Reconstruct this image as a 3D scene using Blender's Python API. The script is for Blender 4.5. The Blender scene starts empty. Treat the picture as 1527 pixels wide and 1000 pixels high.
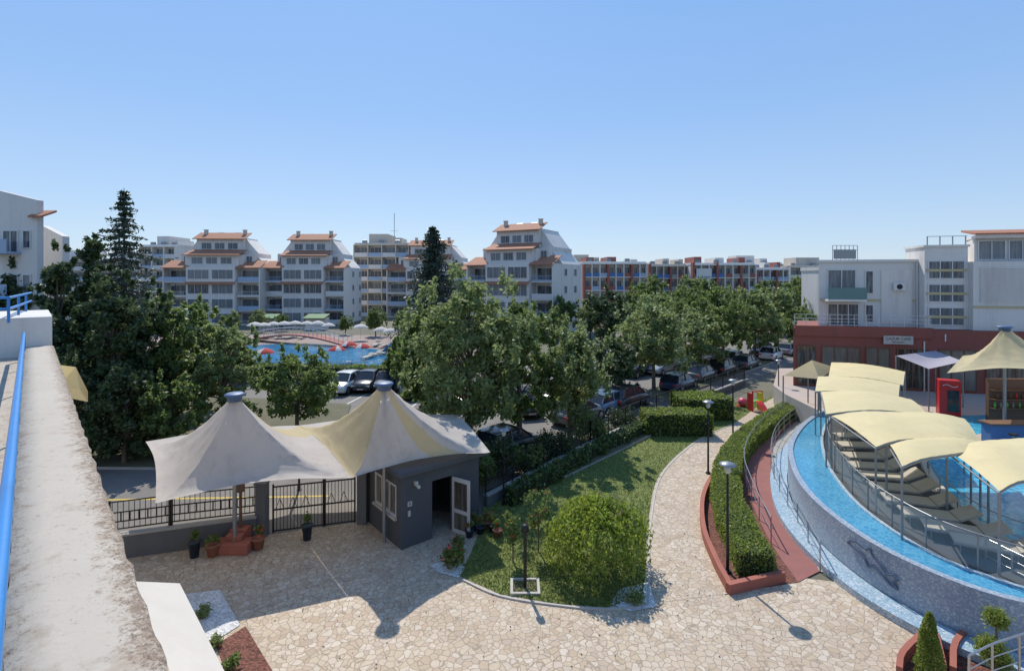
import bpy, math, random
import numpy as np
from mathutils import Vector, Matrix
random.seed(7); rng=np.random.default_rng(7)
sc=bpy.context.scene
COL=sc.collection
# ---- site survey: eye height 9.5 m; P = ground point from bearing/depression readings
H=9.5; F=760.; CX=763.5; HY=415.
def P(u,v,z=0.0):
    d=(H-z)*F/(v-HY); return Vector(((u-CX)/F*d,d,z))
def D(u,d,z=0.0): return Vector(((u-CX)/F*d,d,z))
def ZV(v,d): return H-(v-HY)*d/F
# ================= materials
MATS={}
def new_mat(name):
    m=bpy.data.materials.new(name); m.use_nodes=True
    nt=m.node_tree; b=nt.nodes['Principled BSDF']; MATS[name]=m
    return m,nt,b
def N(nt,t,**k):
    n=nt.nodes.new(t)
    for a,v in k.items(): setattr(n,a,v)
    return n
def noise(nt,coord,scale,detail=5,rough=.6):
    n=N(nt,'ShaderNodeTexNoise'); n.inputs['Scale'].default_value=scale
    n.inputs['Detail'].default_value=detail; n.inputs['Roughness'].default_value=rough
    nt.links.new(coord,n.inputs['Vector']); return n.outputs['Fac']
def ramp(nt,fac,stops,interp='LINEAR'):
    r=N(nt,'ShaderNodeValToRGB'); r.color_ramp.interpolation=interp
    e=r.color_ramp.elements
    while len(e)<len(stops): e.new(.5)
    for i,(p,c) in enumerate(stops):
        e[i].position=p; e[i].color=(c[0],c[1],c[2],1) if not isinstance(c,(int,float)) else (c,c,c,1)
    nt.links.new(fac,r.inputs['Fac']); return r.outputs['Color']
def mix(nt,fac,a,b,blend='MIX'):
    m=N(nt,'ShaderNodeMix',data_type='RGBA',blend_type=blend)
    if isinstance(fac,(int,float)): m.inputs[0].default_value=fac
    else: nt.links.new(fac,m.inputs[0])
    for i,x in ((6,a),(7,b)):
        if isinstance(x,tuple): m.inputs[i].default_value=(x[0],x[1],x[2],1)
        else: nt.links.new(x,m.inputs[i])
    return m.outputs[2]
def bump(nt,b,h,strength=.3,dist=.02):
    n=N(nt,'ShaderNodeBump'); n.inputs['Strength'].default_value=strength; n.inputs['Distance'].default_value=dist
    nt.links.new(h,n.inputs['Height']); nt.links.new(n.outputs['Normal'],b.inputs['Normal'])
def objco(nt): return N(nt,'ShaderNodeTexCoord').outputs['Object']
def sc3(c,k): return tuple(min(1,x*k) for x in c)
def mat(name,col,rough=.75,var=.15,scale=2.,bmp=.15,metal=0.,streak=False,dirt=None):
    m,nt,b=new_mat(name); co=objco(nt)
    if streak:
        mp=N(nt,'ShaderNodeMapping'); mp.inputs['Scale'].default_value=(1,1,.12); nt.links.new(co,mp.inputs[0]); c2=mp.outputs[0]
    else: c2=co
    n1=noise(nt,c2,scale,6); n2=noise(nt,co,scale*12,3)
    c=mix(nt,n1,sc3(col,1-var*1.6),sc3(col,1+var*1.6))
    c=mix(nt,ramp(nt,n2,[(.35,.0),(.65,.35)]),c,sc3(col,1-var))
    if dirt: c=mix(nt,ramp(nt,noise(nt,c2,scale*2.3,8,.7),[(.52,0.),(.72,.7)]),c,dirt)
    nt.links.new(c,b.inputs['Base Color']); b.inputs['Roughness'].default_value=rough; b.inputs['Metallic'].default_value=metal
    if bmp: bump(nt,b,n2,bmp,.01)
    return m
M_white=mat('white_render',(.70,.66,.61),.85,.10,.35,.2,streak=True,dirt=(.48,.44,.40))
M_white2=mat('white_render_side',(.67,.64,.60),.85,.1,.3,.2,streak=True,dirt=(.46,.43,.39))
M_cream=mat('cream_render',(.60,.53,.44),.85,.1,.4,.2,streak=True,dirt=(.4,.36,.32))
M_gray=mat('dark_grey_render',(.075,.08,.09),.8,.18,.8,.3,streak=True)
M_fgray=mat('fence_wall_grey',(.12,.125,.135),.85,.2,1.,.3,streak=True)
M_red=mat('red_render',(.25,.075,.055),.8,.16,.5,.2,streak=True,dirt=(.19,.07,.055))
M_red2=mat('faded_red_render',(.32,.11,.085),.8,.14,.5,.2,streak=True)
M_terr=mat('terracotta_kerb',(.34,.11,.075),.8,.18,1.5,.2)
M_blue=mat('blue_render',(.08,.18,.38),.8,.12,.5,.1)
M_lblue=mat('pale_blue_panel',(.34,.43,.56),.7,.1,.6,.1)
M_yel=mat('yellow_band',(.50,.42,.24),.8,.1,1.,.1)
M_metal=mat('grey_metal',(.30,.31,.33),.4,.08,4,.0,.6)
M_dmetal=mat('black_metal',(.02,.02,.022),.5,.1,4,.0,.3)
M_wmetal=mat('white_metal',(.6,.6,.6),.4,.06,4,0,.2)
M_brush=mat('brushed_steel',(.45,.45,.46),.3,.06,6,0,.8)
M_bluerail=mat('blue_paint',(.035,.22,.55),.35,.10,2.,.1,dirt=(.03,.16,.40))
M_cap2=mat('cap_blue_grey',(.09,.15,.27),.5,.10,2.,.1)
M_con=mat('concrete',(.34,.33,.31),.85,.15,1.2,.3)
M_kerb=mat('kerb_stone',(.35,.34,.32),.85,.15,2,.3)
M_asph=mat('asphalt',(.18,.165,.15),.9,.22,.35,.4,dirt=(.24,.22,.19))
M_line=mat('road_paint',(.6,.6,.56),.7,.2,3,.1)
M_yline=mat('yellow_road_paint',(.5,.36,.06),.7,.2,3,.1)
M_trunk=mat('bark',(.15,.12,.09),.9,.3,4,.8)
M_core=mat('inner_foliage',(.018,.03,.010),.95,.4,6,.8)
M_soil=mat('soil_ground',(.13,.12,.07),.95,.3,.6,.5,dirt=(.06,.09,.03))
M_ground=mat('ground_mix',(.15,.14,.10),.95,.3,.05,.4,dirt=(.06,.09,.035))
M_pinkpav=mat('pink_paving',(.27,.20,.175),.85,.12,1.,.2)
M_redpath=mat('red_rubber_path',(.28,.11,.095),.9,.15,1.5,.3)
M_beigepav=mat('beige_paving',(.44,.36,.31),.85,.12,1.,.2)
M_deck=mat('grey_deck',(.06,.065,.07),.75,.2,3.,.3)
M_slab=mat('lounger_fabric',(.42,.38,.31),.8,.15,3.,.2)
M_pot=mat('dark_blue_pot',(.02,.035,.06),.4,.15,3,.1)
M_tpot=mat('clay_pot',(.33,.13,.08),.8,.15,3,.2)
M_rub=mat('tyre_rubber',(.015,.015,.016),.8,.1,5,.1)
M_hub=mat('wheel_alloy',(.4,.4,.42),.35,.05,5,0,.8)
M_coke=mat('red_cabinet',(.5,.02,.02),.35,.06,3,0)
M_wood=mat('brown_wood',(.16,.08,.045),.6,.2,4,.2)
M_pl_r=mat('red_plastic',(.6,.04,.03),.4,.08,3,0)
M_pl_y=mat('yellow_plastic',(.7,.5,.04),.4,.08,3,0)
M_pl_g=mat('green_plastic',(.12,.42,.05),.4,.08,3,0)
M_pl_p=mat('pink_plastic',(.65,.08,.12),.4,.08,3,0)
M_lamp=mat('lamp_glass',(.55,.55,.5),.25,.05,3,0)
M_flower=mat('flower_petals',(.6,.05,.05),.7,.3,8,0)
M_tilew=mat('pale_stone',(.46,.43,.39),.8,.14,3,.2)
def fabric(name,col,tr=.45,dirt=(.4,.38,.35)):
    m,nt,b=new_mat(name); co=objco(nt)
    c=mix(nt,noise(nt,co,.7,6,.65),sc3(col,.82),sc3(col,1.10))
    mp=N(nt,'ShaderNodeMapping'); mp.inputs['Scale'].default_value=(1,1,.3); nt.links.new(co,mp.inputs[0])
    c=mix(nt,ramp(nt,noise(nt,mp.outputs[0],2.2,8,.75),[(.5,0.),(.75,.6)]),c,sc3(dirt,1.))
    nt.links.new(c,b.inputs['Base Color']); b.inputs['Roughness'].default_value=.8
    bump(nt,b,noise(nt,co,1.6,4),.35,.05)
    t=N(nt,'ShaderNodeBsdfTranslucent'); nt.links.new(c,t.inputs['Color'])
    ms=N(nt,'ShaderNodeMixShader'); ms.inputs[0].default_value=tr
    nt.links.new(b.outputs[0],ms.inputs[1]); nt.links.new(t.outputs[0],ms.inputs[2])
    nt.links.new(ms.outputs[0],nt.nodes['Material Output'].inputs['Surface']); return m
M_tent=fabric('white_canvas',(.74,.67,.60),dirt=(.44,.38,.33))
M_tenty=fabric('cream_yellow_canvas',(.76,.62,.36),dirt=(.55,.45,.30))
M_awn=fabric('yellow_awning',(.78,.65,.36),.22,dirt=(.60,.49,.30))
M_awnw=fabric('white_awning',(.66,.61,.54),.1,dirt=(.56,.51,.45))
M_umb=fabric('white_umbrella',(.72,.70,.66),.3)
M_umbr=fabric('red_umbrella',(.6,.05,.04),.3,dirt=(.45,.05,.04))
M_lilac=fabric('lilac_shade',(.50,.46,.52),.3,dirt=(.42,.39,.43))
def leafmat(name,dark,light,tr=.38):
    m,nt,b=new_mat(name); g=N(nt,'ShaderNodeNewGeometry'); co=objco(nt)
    c=mix(nt,g.outputs['Random Per Island'],dark,light)
    c=mix(nt,ramp(nt,noise(nt,co,.6,3),[(.35,0.),(.65,.5)]),c,sc3(dark,.9))
    nt.links.new(c,b.inputs['Base Color']); b.inputs['Roughness'].default_value=.5
    t=N(nt,'ShaderNodeBsdfTranslucent'); nt.links.new(mix(nt,.5,c,sc3(light,1.5)),t.inputs['Color'])
    ms=N(nt,'ShaderNodeMixShader'); ms.inputs[0].default_value=tr
    nt.links.new(b.outputs[0],ms.inputs[1]); nt.links.new(t.outputs[0],ms.inputs[2])
    nt.links.new(ms.outputs[0],nt.nodes['Material Output'].inputs['Surface']); return m
L_tree=leafmat('tree_leaves',(.085,.125,.033),(.21,.28,.08),.44)
L_pale=leafmat('pale_leaves',(.125,.165,.055),(.29,.35,.14),.45)
L_dark=leafmat('dark_leaves',(.032,.055,.022),(.105,.15,.055),.32)
L_con=leafmat('conifer_needles',(.022,.045,.030),(.075,.11,.07),.22)
L_hedge=leafmat('hedge_leaves',(.11,.155,.02),(.29,.35,.07),.42)
L_hedged=leafmat('dark_hedge_leaves',(.045,.08,.02),(.13,.19,.05),.32)
L_weep=leafmat('weeping_leaves',(.12,.18,.018),(.33,.40,.065),.44)
L_grass=leafmat('grass_blades',(.10,.145,.03),(.26,.29,.085),.3)
def paving():
    m,nt,b=new_mat('crazy_paving'); co=N(nt,'ShaderNodeNewGeometry').outputs['Position']
    nz=N(nt,'ShaderNodeTexNoise'); nz.inputs['Scale'].default_value=1.9; nt.links.new(co,nz.inputs['Vector'])
    ad=N(nt,'ShaderNodeMixRGB',blend_type='ADD'); ad.inputs[0].default_value=.26; nt.links.new(co,ad.inputs[1]); nt.links.new(nz.outputs['Color'],ad.inputs[2])
    v=N(nt,'ShaderNodeTexVoronoi'); v.inputs['Scale'].default_value=5.4; nt.links.new(ad.outputs[0],v.inputs['Vector'])
    e=N(nt,'ShaderNodeTexVoronoi',feature='DISTANCE_TO_EDGE'); e.inputs['Scale'].default_value=5.4; nt.links.new(ad.outputs[0],e.inputs['Vector'])
    s=N(nt,'ShaderNodeSeparateColor'); nt.links.new(v.outputs['Color'],s.inputs[0])
    c=ramp(nt,s.outputs[0],[(0,(.46,.35,.24)),(.25,(.55,.45,.33)),(.5,(.62,.53,.42)),(.7,(.48,.36,.26)),(.85,(.66,.58,.48)),(1,(.40,.31,.235))])
    c=mix(nt,ramp(nt,noise(nt,co,13,6,.7),[(.3,0.),(.8,.5)]),c,(.34,.26,.18))
    c=mix(nt,ramp(nt,noise(nt,co,.35,5,.65),[(.4,0.),(.7,.5)]),c,(.36,.28,.20))
    g=ramp(nt,e.outputs['Distance'],[(.015,0.),(.07,1.)])
    c=mix(nt,g,(.29,.23,.165),c)
    nt.links.new(c,b.inputs['Base Color']); b.inputs['Roughness'].default_value=.8
    bump(nt,b,g,.4,.015); return m
M_pave=paving()
def mosaic(name,a,bb,cc,scale=26,thr=(.5,.62)):
    m,nt,b=new_mat(name); co=N(nt,'ShaderNodeNewGeometry').outputs['Position']
    v=N(nt,'ShaderNodeTexVoronoi'); v.inputs['Scale'].default_value=scale; nt.links.new(co,v.inputs['Vector'])
    s=N(nt,'ShaderNodeSeparateColor'); nt.links.new(v.outputs['Color'],s.inputs[0])
    c=ramp(nt,s.outputs[0],[(0,a),(thr[0],bb),(thr[1],cc),(1,sc3(cc,1.15))],'CONSTANT')
    c=mix(nt,ramp(nt,noise(nt,co,1.2,4),[(.3,0.),(.7,.35)]),c,sc3(a,.9))
    nt.links.new(c,b.inputs['Base Color']); b.inputs['Roughness'].default_value=.35; return m
M_mos=mosaic('blue_mosaic_wall',(.24,.30,.38),(.31,.37,.44),(.46,.50,.54),24,(.45,.80))
M_mosl=mosaic('pale_mosaic_ledge',(.24,.36,.45),(.36,.46,.53),(.54,.58,.61),22,(.4,.78))
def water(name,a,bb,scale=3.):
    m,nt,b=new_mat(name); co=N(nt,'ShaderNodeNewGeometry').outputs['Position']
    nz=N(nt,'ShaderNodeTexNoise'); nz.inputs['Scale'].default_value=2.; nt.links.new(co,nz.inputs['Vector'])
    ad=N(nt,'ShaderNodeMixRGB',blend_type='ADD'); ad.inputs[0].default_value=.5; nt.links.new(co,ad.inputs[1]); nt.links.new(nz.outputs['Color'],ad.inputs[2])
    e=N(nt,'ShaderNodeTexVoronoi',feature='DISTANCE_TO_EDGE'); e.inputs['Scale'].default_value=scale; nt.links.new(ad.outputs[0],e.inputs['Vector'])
    g=ramp(nt,e.outputs['Distance'],[(.0,1.),(.12,.25),(.35,0.)])  # caustic light net, painted into the water colour as paler cell edges
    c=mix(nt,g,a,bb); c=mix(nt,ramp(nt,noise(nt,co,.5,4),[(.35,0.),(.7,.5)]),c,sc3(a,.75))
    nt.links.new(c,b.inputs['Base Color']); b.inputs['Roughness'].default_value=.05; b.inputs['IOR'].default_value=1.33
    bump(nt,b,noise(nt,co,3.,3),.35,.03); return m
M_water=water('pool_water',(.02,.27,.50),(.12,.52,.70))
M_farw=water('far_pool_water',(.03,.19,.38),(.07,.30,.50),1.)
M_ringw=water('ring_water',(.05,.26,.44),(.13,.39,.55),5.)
def tiles():
    m,nt,b=new_mat('terracotta_tiles'); co=objco(nt)
    w=N(nt,'ShaderNodeTexWave'); w.inputs['Scale'].default_value=1.6; w.inputs['Distortion'].default_value=.3; nt.links.new(co,w.inputs['Vector'])
    c=mix(nt,noise(nt,co,3,5),(.32,.12,.065),(.54,.25,.14)); c=mix(nt,ramp(nt,w.outputs['Fac'],[(.0,.5),(.4,0.)]),c,(.18,.07,.04))
    nt.links.new(c,b.inputs['Base Color']); b.inputs['Roughness'].default_value=.8; bump(nt,b,w.outputs['Fac'],.6,.05); return m
M_tile=tiles()
def grains(name,a,bb,scale):
    m,nt,b=new_mat(name); co=objco(nt)
    v=N(nt,'ShaderNodeTexVoronoi'); v.inputs['Scale'].default_value=scale; nt.links.new(co,v.inputs['Vector'])
    s=N(nt,'ShaderNodeSeparateColor'); nt.links.new(v.outputs['Color'],s.inputs[0])
    nt.links.new(mix(nt,s.outputs[0],a,bb),b.inputs['Base Color']); b.inputs['Roughness'].default_value=.9
    bump(nt,b,v.outputs['Distance'],.8,.03); return m
M_grav=grains('white_gravel',(.42,.42,.42),(.78,.78,.76),22)
M_mulch=grains('red_bark_mulch',(.07,.025,.017),(.24,.09,.06),20)
def grassm():
    m,nt,b=new_mat('lawn_grass'); co=N(nt,'ShaderNodeNewGeometry').outputs['Position']
    c=mix(nt,noise(nt,co,.45,6,.7),(.11,.16,.03),(.25,.26,.08))
    c=mix(nt,ramp(nt,noise(nt,co,14,4),[(.35,0.),(.7,.6)]),c,(.075,.11,.025))
    nt.links.new(c,b.inputs['Base Color']); b.inputs['Roughness'].default_value=.95; bump(nt,b,noise(nt,co,25,3),.8,.04); return m
M_lawn=grassm()
def parapetm():
    m,nt,b=new_mat('weathered_concrete_cap'); pos=N(nt,'ShaderNodeNewGeometry').outputs['Position']; co=pos
    # distance from the wall's outer edge: dirt gathers along the edges
    dt=N(nt,'ShaderNodeVectorMath',operation='DOT_PRODUCT'); nt.links.new(pos,dt.inputs[0]); dt.inputs[1].default_value=(.726,.687,0)
    ad=N(nt,'ShaderNodeMath',operation='SUBTRACT'); nt.links.new(dt.outputs['Value'],ad.inputs[0]); ad.inputs[1].default_value=(-1.156*.726+1.69*.687)-.5
    ed=ramp(nt,ad.outputs[0],[(.12,.06),(.22,.0),(.36,.0),(.5,.12)])
    def plus(a,b_):
        q=N(nt,'ShaderNodeMath',operation='ADD'); nt.links.new(a,q.inputs[0]); nt.links.new(b_,q.inputs[1]); return q.outputs[0]
    c=mix(nt,noise(nt,co,2.5,6),(.43,.375,.305),(.52,.465,.39))
    c=mix(nt,ramp(nt,plus(noise(nt,co,5,10,.7),ed),[(.54,0.),(.70,.65)]),c,(.31,.23,.16))
    c=mix(nt,ramp(nt,plus(noise(nt,co,22,10,.8),ed),[(.57,0.),(.67,.8)]),c,(.20,.135,.09))
    c=mix(nt,ramp(nt,plus(noise(nt,co,70,8,.8),ed),[(.61,0.),(.67,.8)]),c,(.10,.07,.05))
    nt.links.new(c,b.inputs['Base Color']); b.inputs['Roughness'].default_value=.95; bump(nt,b,noise(nt,co,30,6,.7),.3,.006); return m
M_cap=parapetm()
def glassm(name,a,bb,rough=.12):
    m,nt,b=new_mat(name); oi=N(nt,'ShaderNodeObjectInfo'); co=objco(nt)
    mp=N(nt,'ShaderNodeMapping'); mp.inputs['Scale'].default_value=(3,3,.3); nt.links.new(co,mp.inputs[0])
    n=noise(nt,mp.outputs[0],2,3)
    c=mix(nt,oi.outputs['Random'],a,bb); c=mix(nt,ramp(nt,n,[(.45,0.),(.6,.6)]),c,sc3(bb,1.3))
    nt.links.new(c,b.inputs['Base Color']); b.inputs['Roughness'].default_value=rough; return m
M_glass=glassm('window_glass',(.025,.03,.045),(.17,.19,.21))
M_shop=glassm('shop_glass',(.03,.025,.02),(.17,.15,.12))
M_cglass=glassm('car_glass',(.015,.018,.02),(.03,.035,.04),.05)
def tglass():
    m,nt,b=new_mat('clear_glass_panel'); b.inputs['Base Color'].default_value=(.55,.65,.68,1); b.inputs['Roughness'].default_value=.05
    t=N(nt,'ShaderNodeBsdfTransparent'); ms=N(nt,'ShaderNodeMixShader'); ms.inputs[0].default_value=.8
    nt.links.new(b.outputs[0],ms.inputs[1]); nt.links.new(t.outputs[0],ms.inputs[2]); nt.links.new(ms.outputs[0],nt.nodes['Material Output'].inputs['Surface']); return m
M_clear=tglass()
m,nt,b=new_mat('car_paint'); oi=N(nt,'ShaderNodeObjectInfo'); c=mix(nt,noise(nt,objco(nt),3,3),oi.outputs['Color'],(.12,.12,.12)); 
c=mix(nt,.25,oi.outputs['Color'],c); nt.links.new(c,b.inputs['Base Color']); b.inputs['Roughness'].default_value=.28; b.inputs['Metallic'].default_value=.2; b.inputs['Coat Weight'].default_value=.6
M_car=m
# ================= mesh tools
class MB:
    def __init__(s): s.v=[];s.f=[];s.m=[];s.s=[]
    def add(s,vs,fs,m=0,sm=False):
        o=len(s.v); s.v+= [tuple(x) for x in vs]
        for f in fs: s.f.append([i+o for i in f]); s.m.append(m); s.s.append(sm)
        return s
    def box(s,x0,x1,y0,y1,z0,z1,m=0):
        return s.add([(x0,y0,z0),(x1,y0,z0),(x1,y1,z0),(x0,y1,z0),(x0,y0,z1),(x1,y0,z1),(x1,y1,z1),(x0,y1,z1)],
            [(3,2,1,0),(4,5,6,7),(0,1,5,4),(1,2,6,5),(2,3,7,6),(3,0,4,7)],m)
    def bar(s,a,b,w,h,m=0):
        a=Vector(a);b=Vector(b);d=(b-a).normalized(); up=Vector((0,0,1)) if abs(d.z)<.95 else Vector((0,1,0))
        r=d.cross(up).normalized()*w/2; u=r.cross(d).normalized()*h/2
        vs=[a-r-u,a+r-u,a+r+u,a-r+u,b-r-u,b+r-u,b+r+u,b-r+u]
        return s.add(vs,[(0,1,2,3),(7,6,5,4),(0,4,5,1),(1,5,6,2),(2,6,7,3),(3,7,4,0)],m)
    def cyl(s,a,b,r0,r1=None,n=10,m=0,sm=True):
        a=Vector(a);b=Vector(b); r1=r0 if r1 is None else r1
        d=(b-a).normalized(); up=Vector((0,0,1)) if abs(d.z)<.95 else Vector((0,1,0))
        r=d.cross(up).normalized(); u=r.cross(d)
        vs=[]
        for c,rr in ((a,r0),(b,r1)):
            for i in range(n):
                t=2*math.pi*i/n; vs.append(c+(r*math.cos(t)+u*math.sin(t))*rr)
        s.add(vs,[(i,(i+1)%n,n+(i+1)%n,n+i) for i in range(n)],m,sm)
        s.add(vs,[tuple(range(n-1,-1,-1)),tuple(range(n,2*n))],m); return s
    def lathe(s,prof,c=(0,0,0),n=16,m=0):
        vs=[];fs=[]
        for r,z in prof:
            for i in range(n):
                t=2*math.pi*i/n; vs.append((c[0]+r*math.cos(t),c[1]+r*math.sin(t),c[2]+z))
        for k in range(len(prof)-1):
            for i in range(n): fs.append((k*n+i,k*n+(i+1)%n,(k+1)*n+(i+1)%n,(k+1)*n+i))
        return s.add(vs,fs,m,True)
    def prism(s,poly,z0,z1,m=0,mt=None):
        n=len(poly); ar=sum(poly[i][0]*poly[(i+1)%n][1]-poly[(i+1)%n][0]*poly[i][1] for i in range(n))
        if ar<0: poly=poly[::-1]
        vs=[(p[0],p[1],z0) for p in poly]+[(p[0],p[1],z1) for p in poly]
        s.add(vs,[(i,(i+1)%n,n+(i+1)%n,n+i) for i in range(n)],m)
        s.add(vs,[tuple(range(n,2*n))],m if mt is None else mt); return s
    def xzprism(s,poly,y0,y1,m=0):
        n=len(poly); ar=sum(poly[i][0]*poly[(i+1)%n][1]-poly[(i+1)%n][0]*poly[i][1] for i in range(n))
        if ar<0: poly=poly[::-1]
        vs=[(p[0],y0,p[1]) for p in poly]+[(p[0],y1,p[1]) for p in poly]
        return s.add(vs,[tuple(range(n)),tuple(range(2*n-1,n-1,-1))]+[(i,n+i,n+(i+1)%n,(i+1)%n) for i in range(n)],m)
    def grid(s,rows,m=0,sm=True):
        n=len(rows[0]); vs=[p for r in rows for p in r]
        return s.add(vs,[(k*n+i,k*n+i+1,(k+1)*n+i+1,(k+1)*n+i) for k in range(len(rows)-1) for i in range(n-1)],m,sm)
    def obj(s,name,mats,parent=None,origin=None,loc=None,rz=0,bevel=0):
        v=np.array(s.v,dtype=float)
        if origin is None:
            origin=((v[:,0].min()+v[:,0].max())/2,(v[:,1].min()+v[:,1].max())/2,v[:,2].min()) if loc is None else (0,0,0)
        o3=Vector(origin); v=v-np.array(origin)
        me=bpy.data.meshes.new(name); me.from_pydata(v.tolist(),[],s.f)
        for mm in (mats if isinstance(mats,(list,tuple)) else [mats]): me.materials.append(mm)
        me.polygons.foreach_set('material_index',s.m); me.polygons.foreach_set('use_smooth',s.s); me.update()
        return mkobj(name,me,parent,loc if loc is not None else o3,rz,bevel)
def mkobj(name,me,parent=None,loc=(0,0,0),rz=0,bevel=0):
    o=bpy.data.objects.new(name,me); COL.objects.link(o); o.location=loc; o.rotation_euler=(0,0,rz)
    if parent: o.parent=parent
    if bevel:
        md=o.modifiers.new('bevel','BEVEL'); md.width=bevel; md.segments=2; md.limit_method='ANGLE'
    return o
def meta(o,label,cat,group=None):
    o['label']=label; o['category']=cat
    if group: o['group']=group
    return o
def struct(o): o['kind']='structure'; return o
def thing(name,label,cat,loc=(0,0,0),rz=0,group=None):
    o=bpy.data.objects.new(name,None); COL.objects.link(o); o.location=loc; o.rotation_euler=(0,0,rz); o.empty_display_size=.3
    return meta(o,label,cat,group)
def wpart(mb,name,mats,parent,**k):   # part given in world coordinates under an unrotated parent
    o=mb.obj(name,mats,None,**k); o.parent=parent; o.location=o.location-parent.location; return o
def lpart(mb,name,mats,parent,loc=(0,0,0),rz=0,bevel=0):
    return mb.obj(name,mats,parent,loc=loc,rz=rz,bevel=bevel)
def copy_thing(r,loc,rz=0,scale=None,label=None,color=None):
    def rec(o,par):
        c=o.copy(); COL.objects.link(c)
        if par: c.parent=par
        if color and o.type=='MESH': c.color=color
        for ch in list(KIDS.get(o.name,[])): rec(ch,c)
        return c
    c=rec(r,None); c.location=loc; c.rotation_euler=(0,0,rz)
    if scale: c.scale=scale if isinstance(scale,(tuple,list)) else (scale,)*3
    if label: c['label']=label
    return c
KIDS={}
def scan():
    KIDS.clear()
    for o in bpy.data.objects:
        if o.parent: KIDS.setdefault(o.parent.name,[]).append(o)
def spline(pts,n=8):
    pts=[Vector(p) for p in pts]; q=[pts[0]*2-pts[1]]+pts+[pts[-1]*2-pts[-2]]; out=[]
    for i in range(1,len(q)-2):
        a,b,c,d=q[i-1],q[i],q[i+1],q[i+2]
        for k in range(n):
            t=k/n; out.append(.5*((2*b)+(c-a)*t+(2*a-5*b+4*c-d)*t*t+(3*b-a-3*c+d)*t**3))
    out.append(pts[-1]); return out
def Cv(uvs,z=0,n=8): return spline([P(u,v,z) for u,v in uvs],n)
def offset(c,d):
    out=[]
    for i,p in enumerate(c):
        t=(c[min(i+1,len(c)-1)]-c[max(i-1,0)]); t.z=0; t.normalize(); out.append(p+Vector((t.y,-t.x,0))*d)
    return out
def resample(c,step):
    out=[c[0]];acc=0
    for a,b in zip(c,c[1:]):
        L=(b-a).length
        while acc+L>=step:
            a=a+(b-a)*((step-acc)/L); L=(b-a).length; out.append(a.copy()); acc=0
            if L<1e-6: break
        acc+=L
    return out
def sheet(name,poly,z,m,origin=(0,0,0)):
    b=MB(); n=len(poly); ar=sum(poly[i][0]*poly[(i+1)%n][1]-poly[(i+1)%n][0]*poly[i][1] for i in range(n))
    if ar<0: poly=poly[::-1]
    b.add([(p[0],p[1],z) for p in poly],[tuple(range(n))]); return struct(b.obj(name,m,origin=origin))
def strip(b,ca,cb,z=None,m=0):
    r=lambda c:[Vector((p.x,p.y,p.z if z is None else z)) for p in c]
    A,B=r(ca),r(cb); n=min(len(A),len(B)); b.grid([A[:n],B[:n]],m,False)
def walltube(b,c,z0,z1,th,m=0):  # wall along curve
    o=offset(c,th); n=len(c)
    L=lambda cc,z:[Vector((p.x,p.y,z)) for p in cc]
    b.grid([L(c,z0),L(c,z1),L(o,z1),L(o,z0)],m,False)
    for i in (0,n-1): b.add([(c[i].x,c[i].y,z0),(o[i].x,o[i].y,z0),(o[i].x,o[i].y,z1),(c[i].x,c[i].y,z1)],[(0,1,2,3)],m)
def leafmesh(name,pos,size,m,mat_list=None,droop=None,asp=.55):
    n=len(pos); pos=np.asarray(pos)
    a=rng.normal(size=(n,3)); a/=np.linalg.norm(a,axis=1)[:,None]
    if droop is not None: a=a*(1-droop)+np.array([0,0,-1.])*droop; a/=np.linalg.norm(a,axis=1)[:,None]
    b=rng.normal(size=(n,3)); b-=a*(a*b).sum(1)[:,None]; b/=np.linalg.norm(b,axis=1)[:,None]
    s=size*rng.uniform(.6,1.35,n)[:,None]
    co=np.stack([pos-a*s,pos+b*s*asp,pos+a*s,pos-b*s*asp],1).reshape(-1,3)
    me=bpy.data.meshes.new(name); me.vertices.add(4*n); me.vertices.foreach_set('co',co.ravel())
    me.loops.add(4*n); me.loops.foreach_set('vertex_index',np.arange(4*n)); me.polygons.add(n)
    me.polygons.foreach_set('loop_start',np.arange(0,4*n,4)); me.update(calc_edges=True); me.validate()
    me.materials.append(m); return me
def blobpts(blobs,n):
    bl=np.array(blobs); w=bl[:,3]*bl[:,4]+bl[:,5]*bl[:,3]; w=w/w.sum()
    k=rng.choice(len(bl),n,p=w); d=rng.normal(size=(n,3)); d/=np.linalg.norm(d,axis=1)[:,None]
    r=rng.uniform(0,1,n)**.45; r*=1+.25*rng.normal(size=n)
    return bl[k,:3]+d*r[:,None]*bl[k,3:6]
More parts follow.
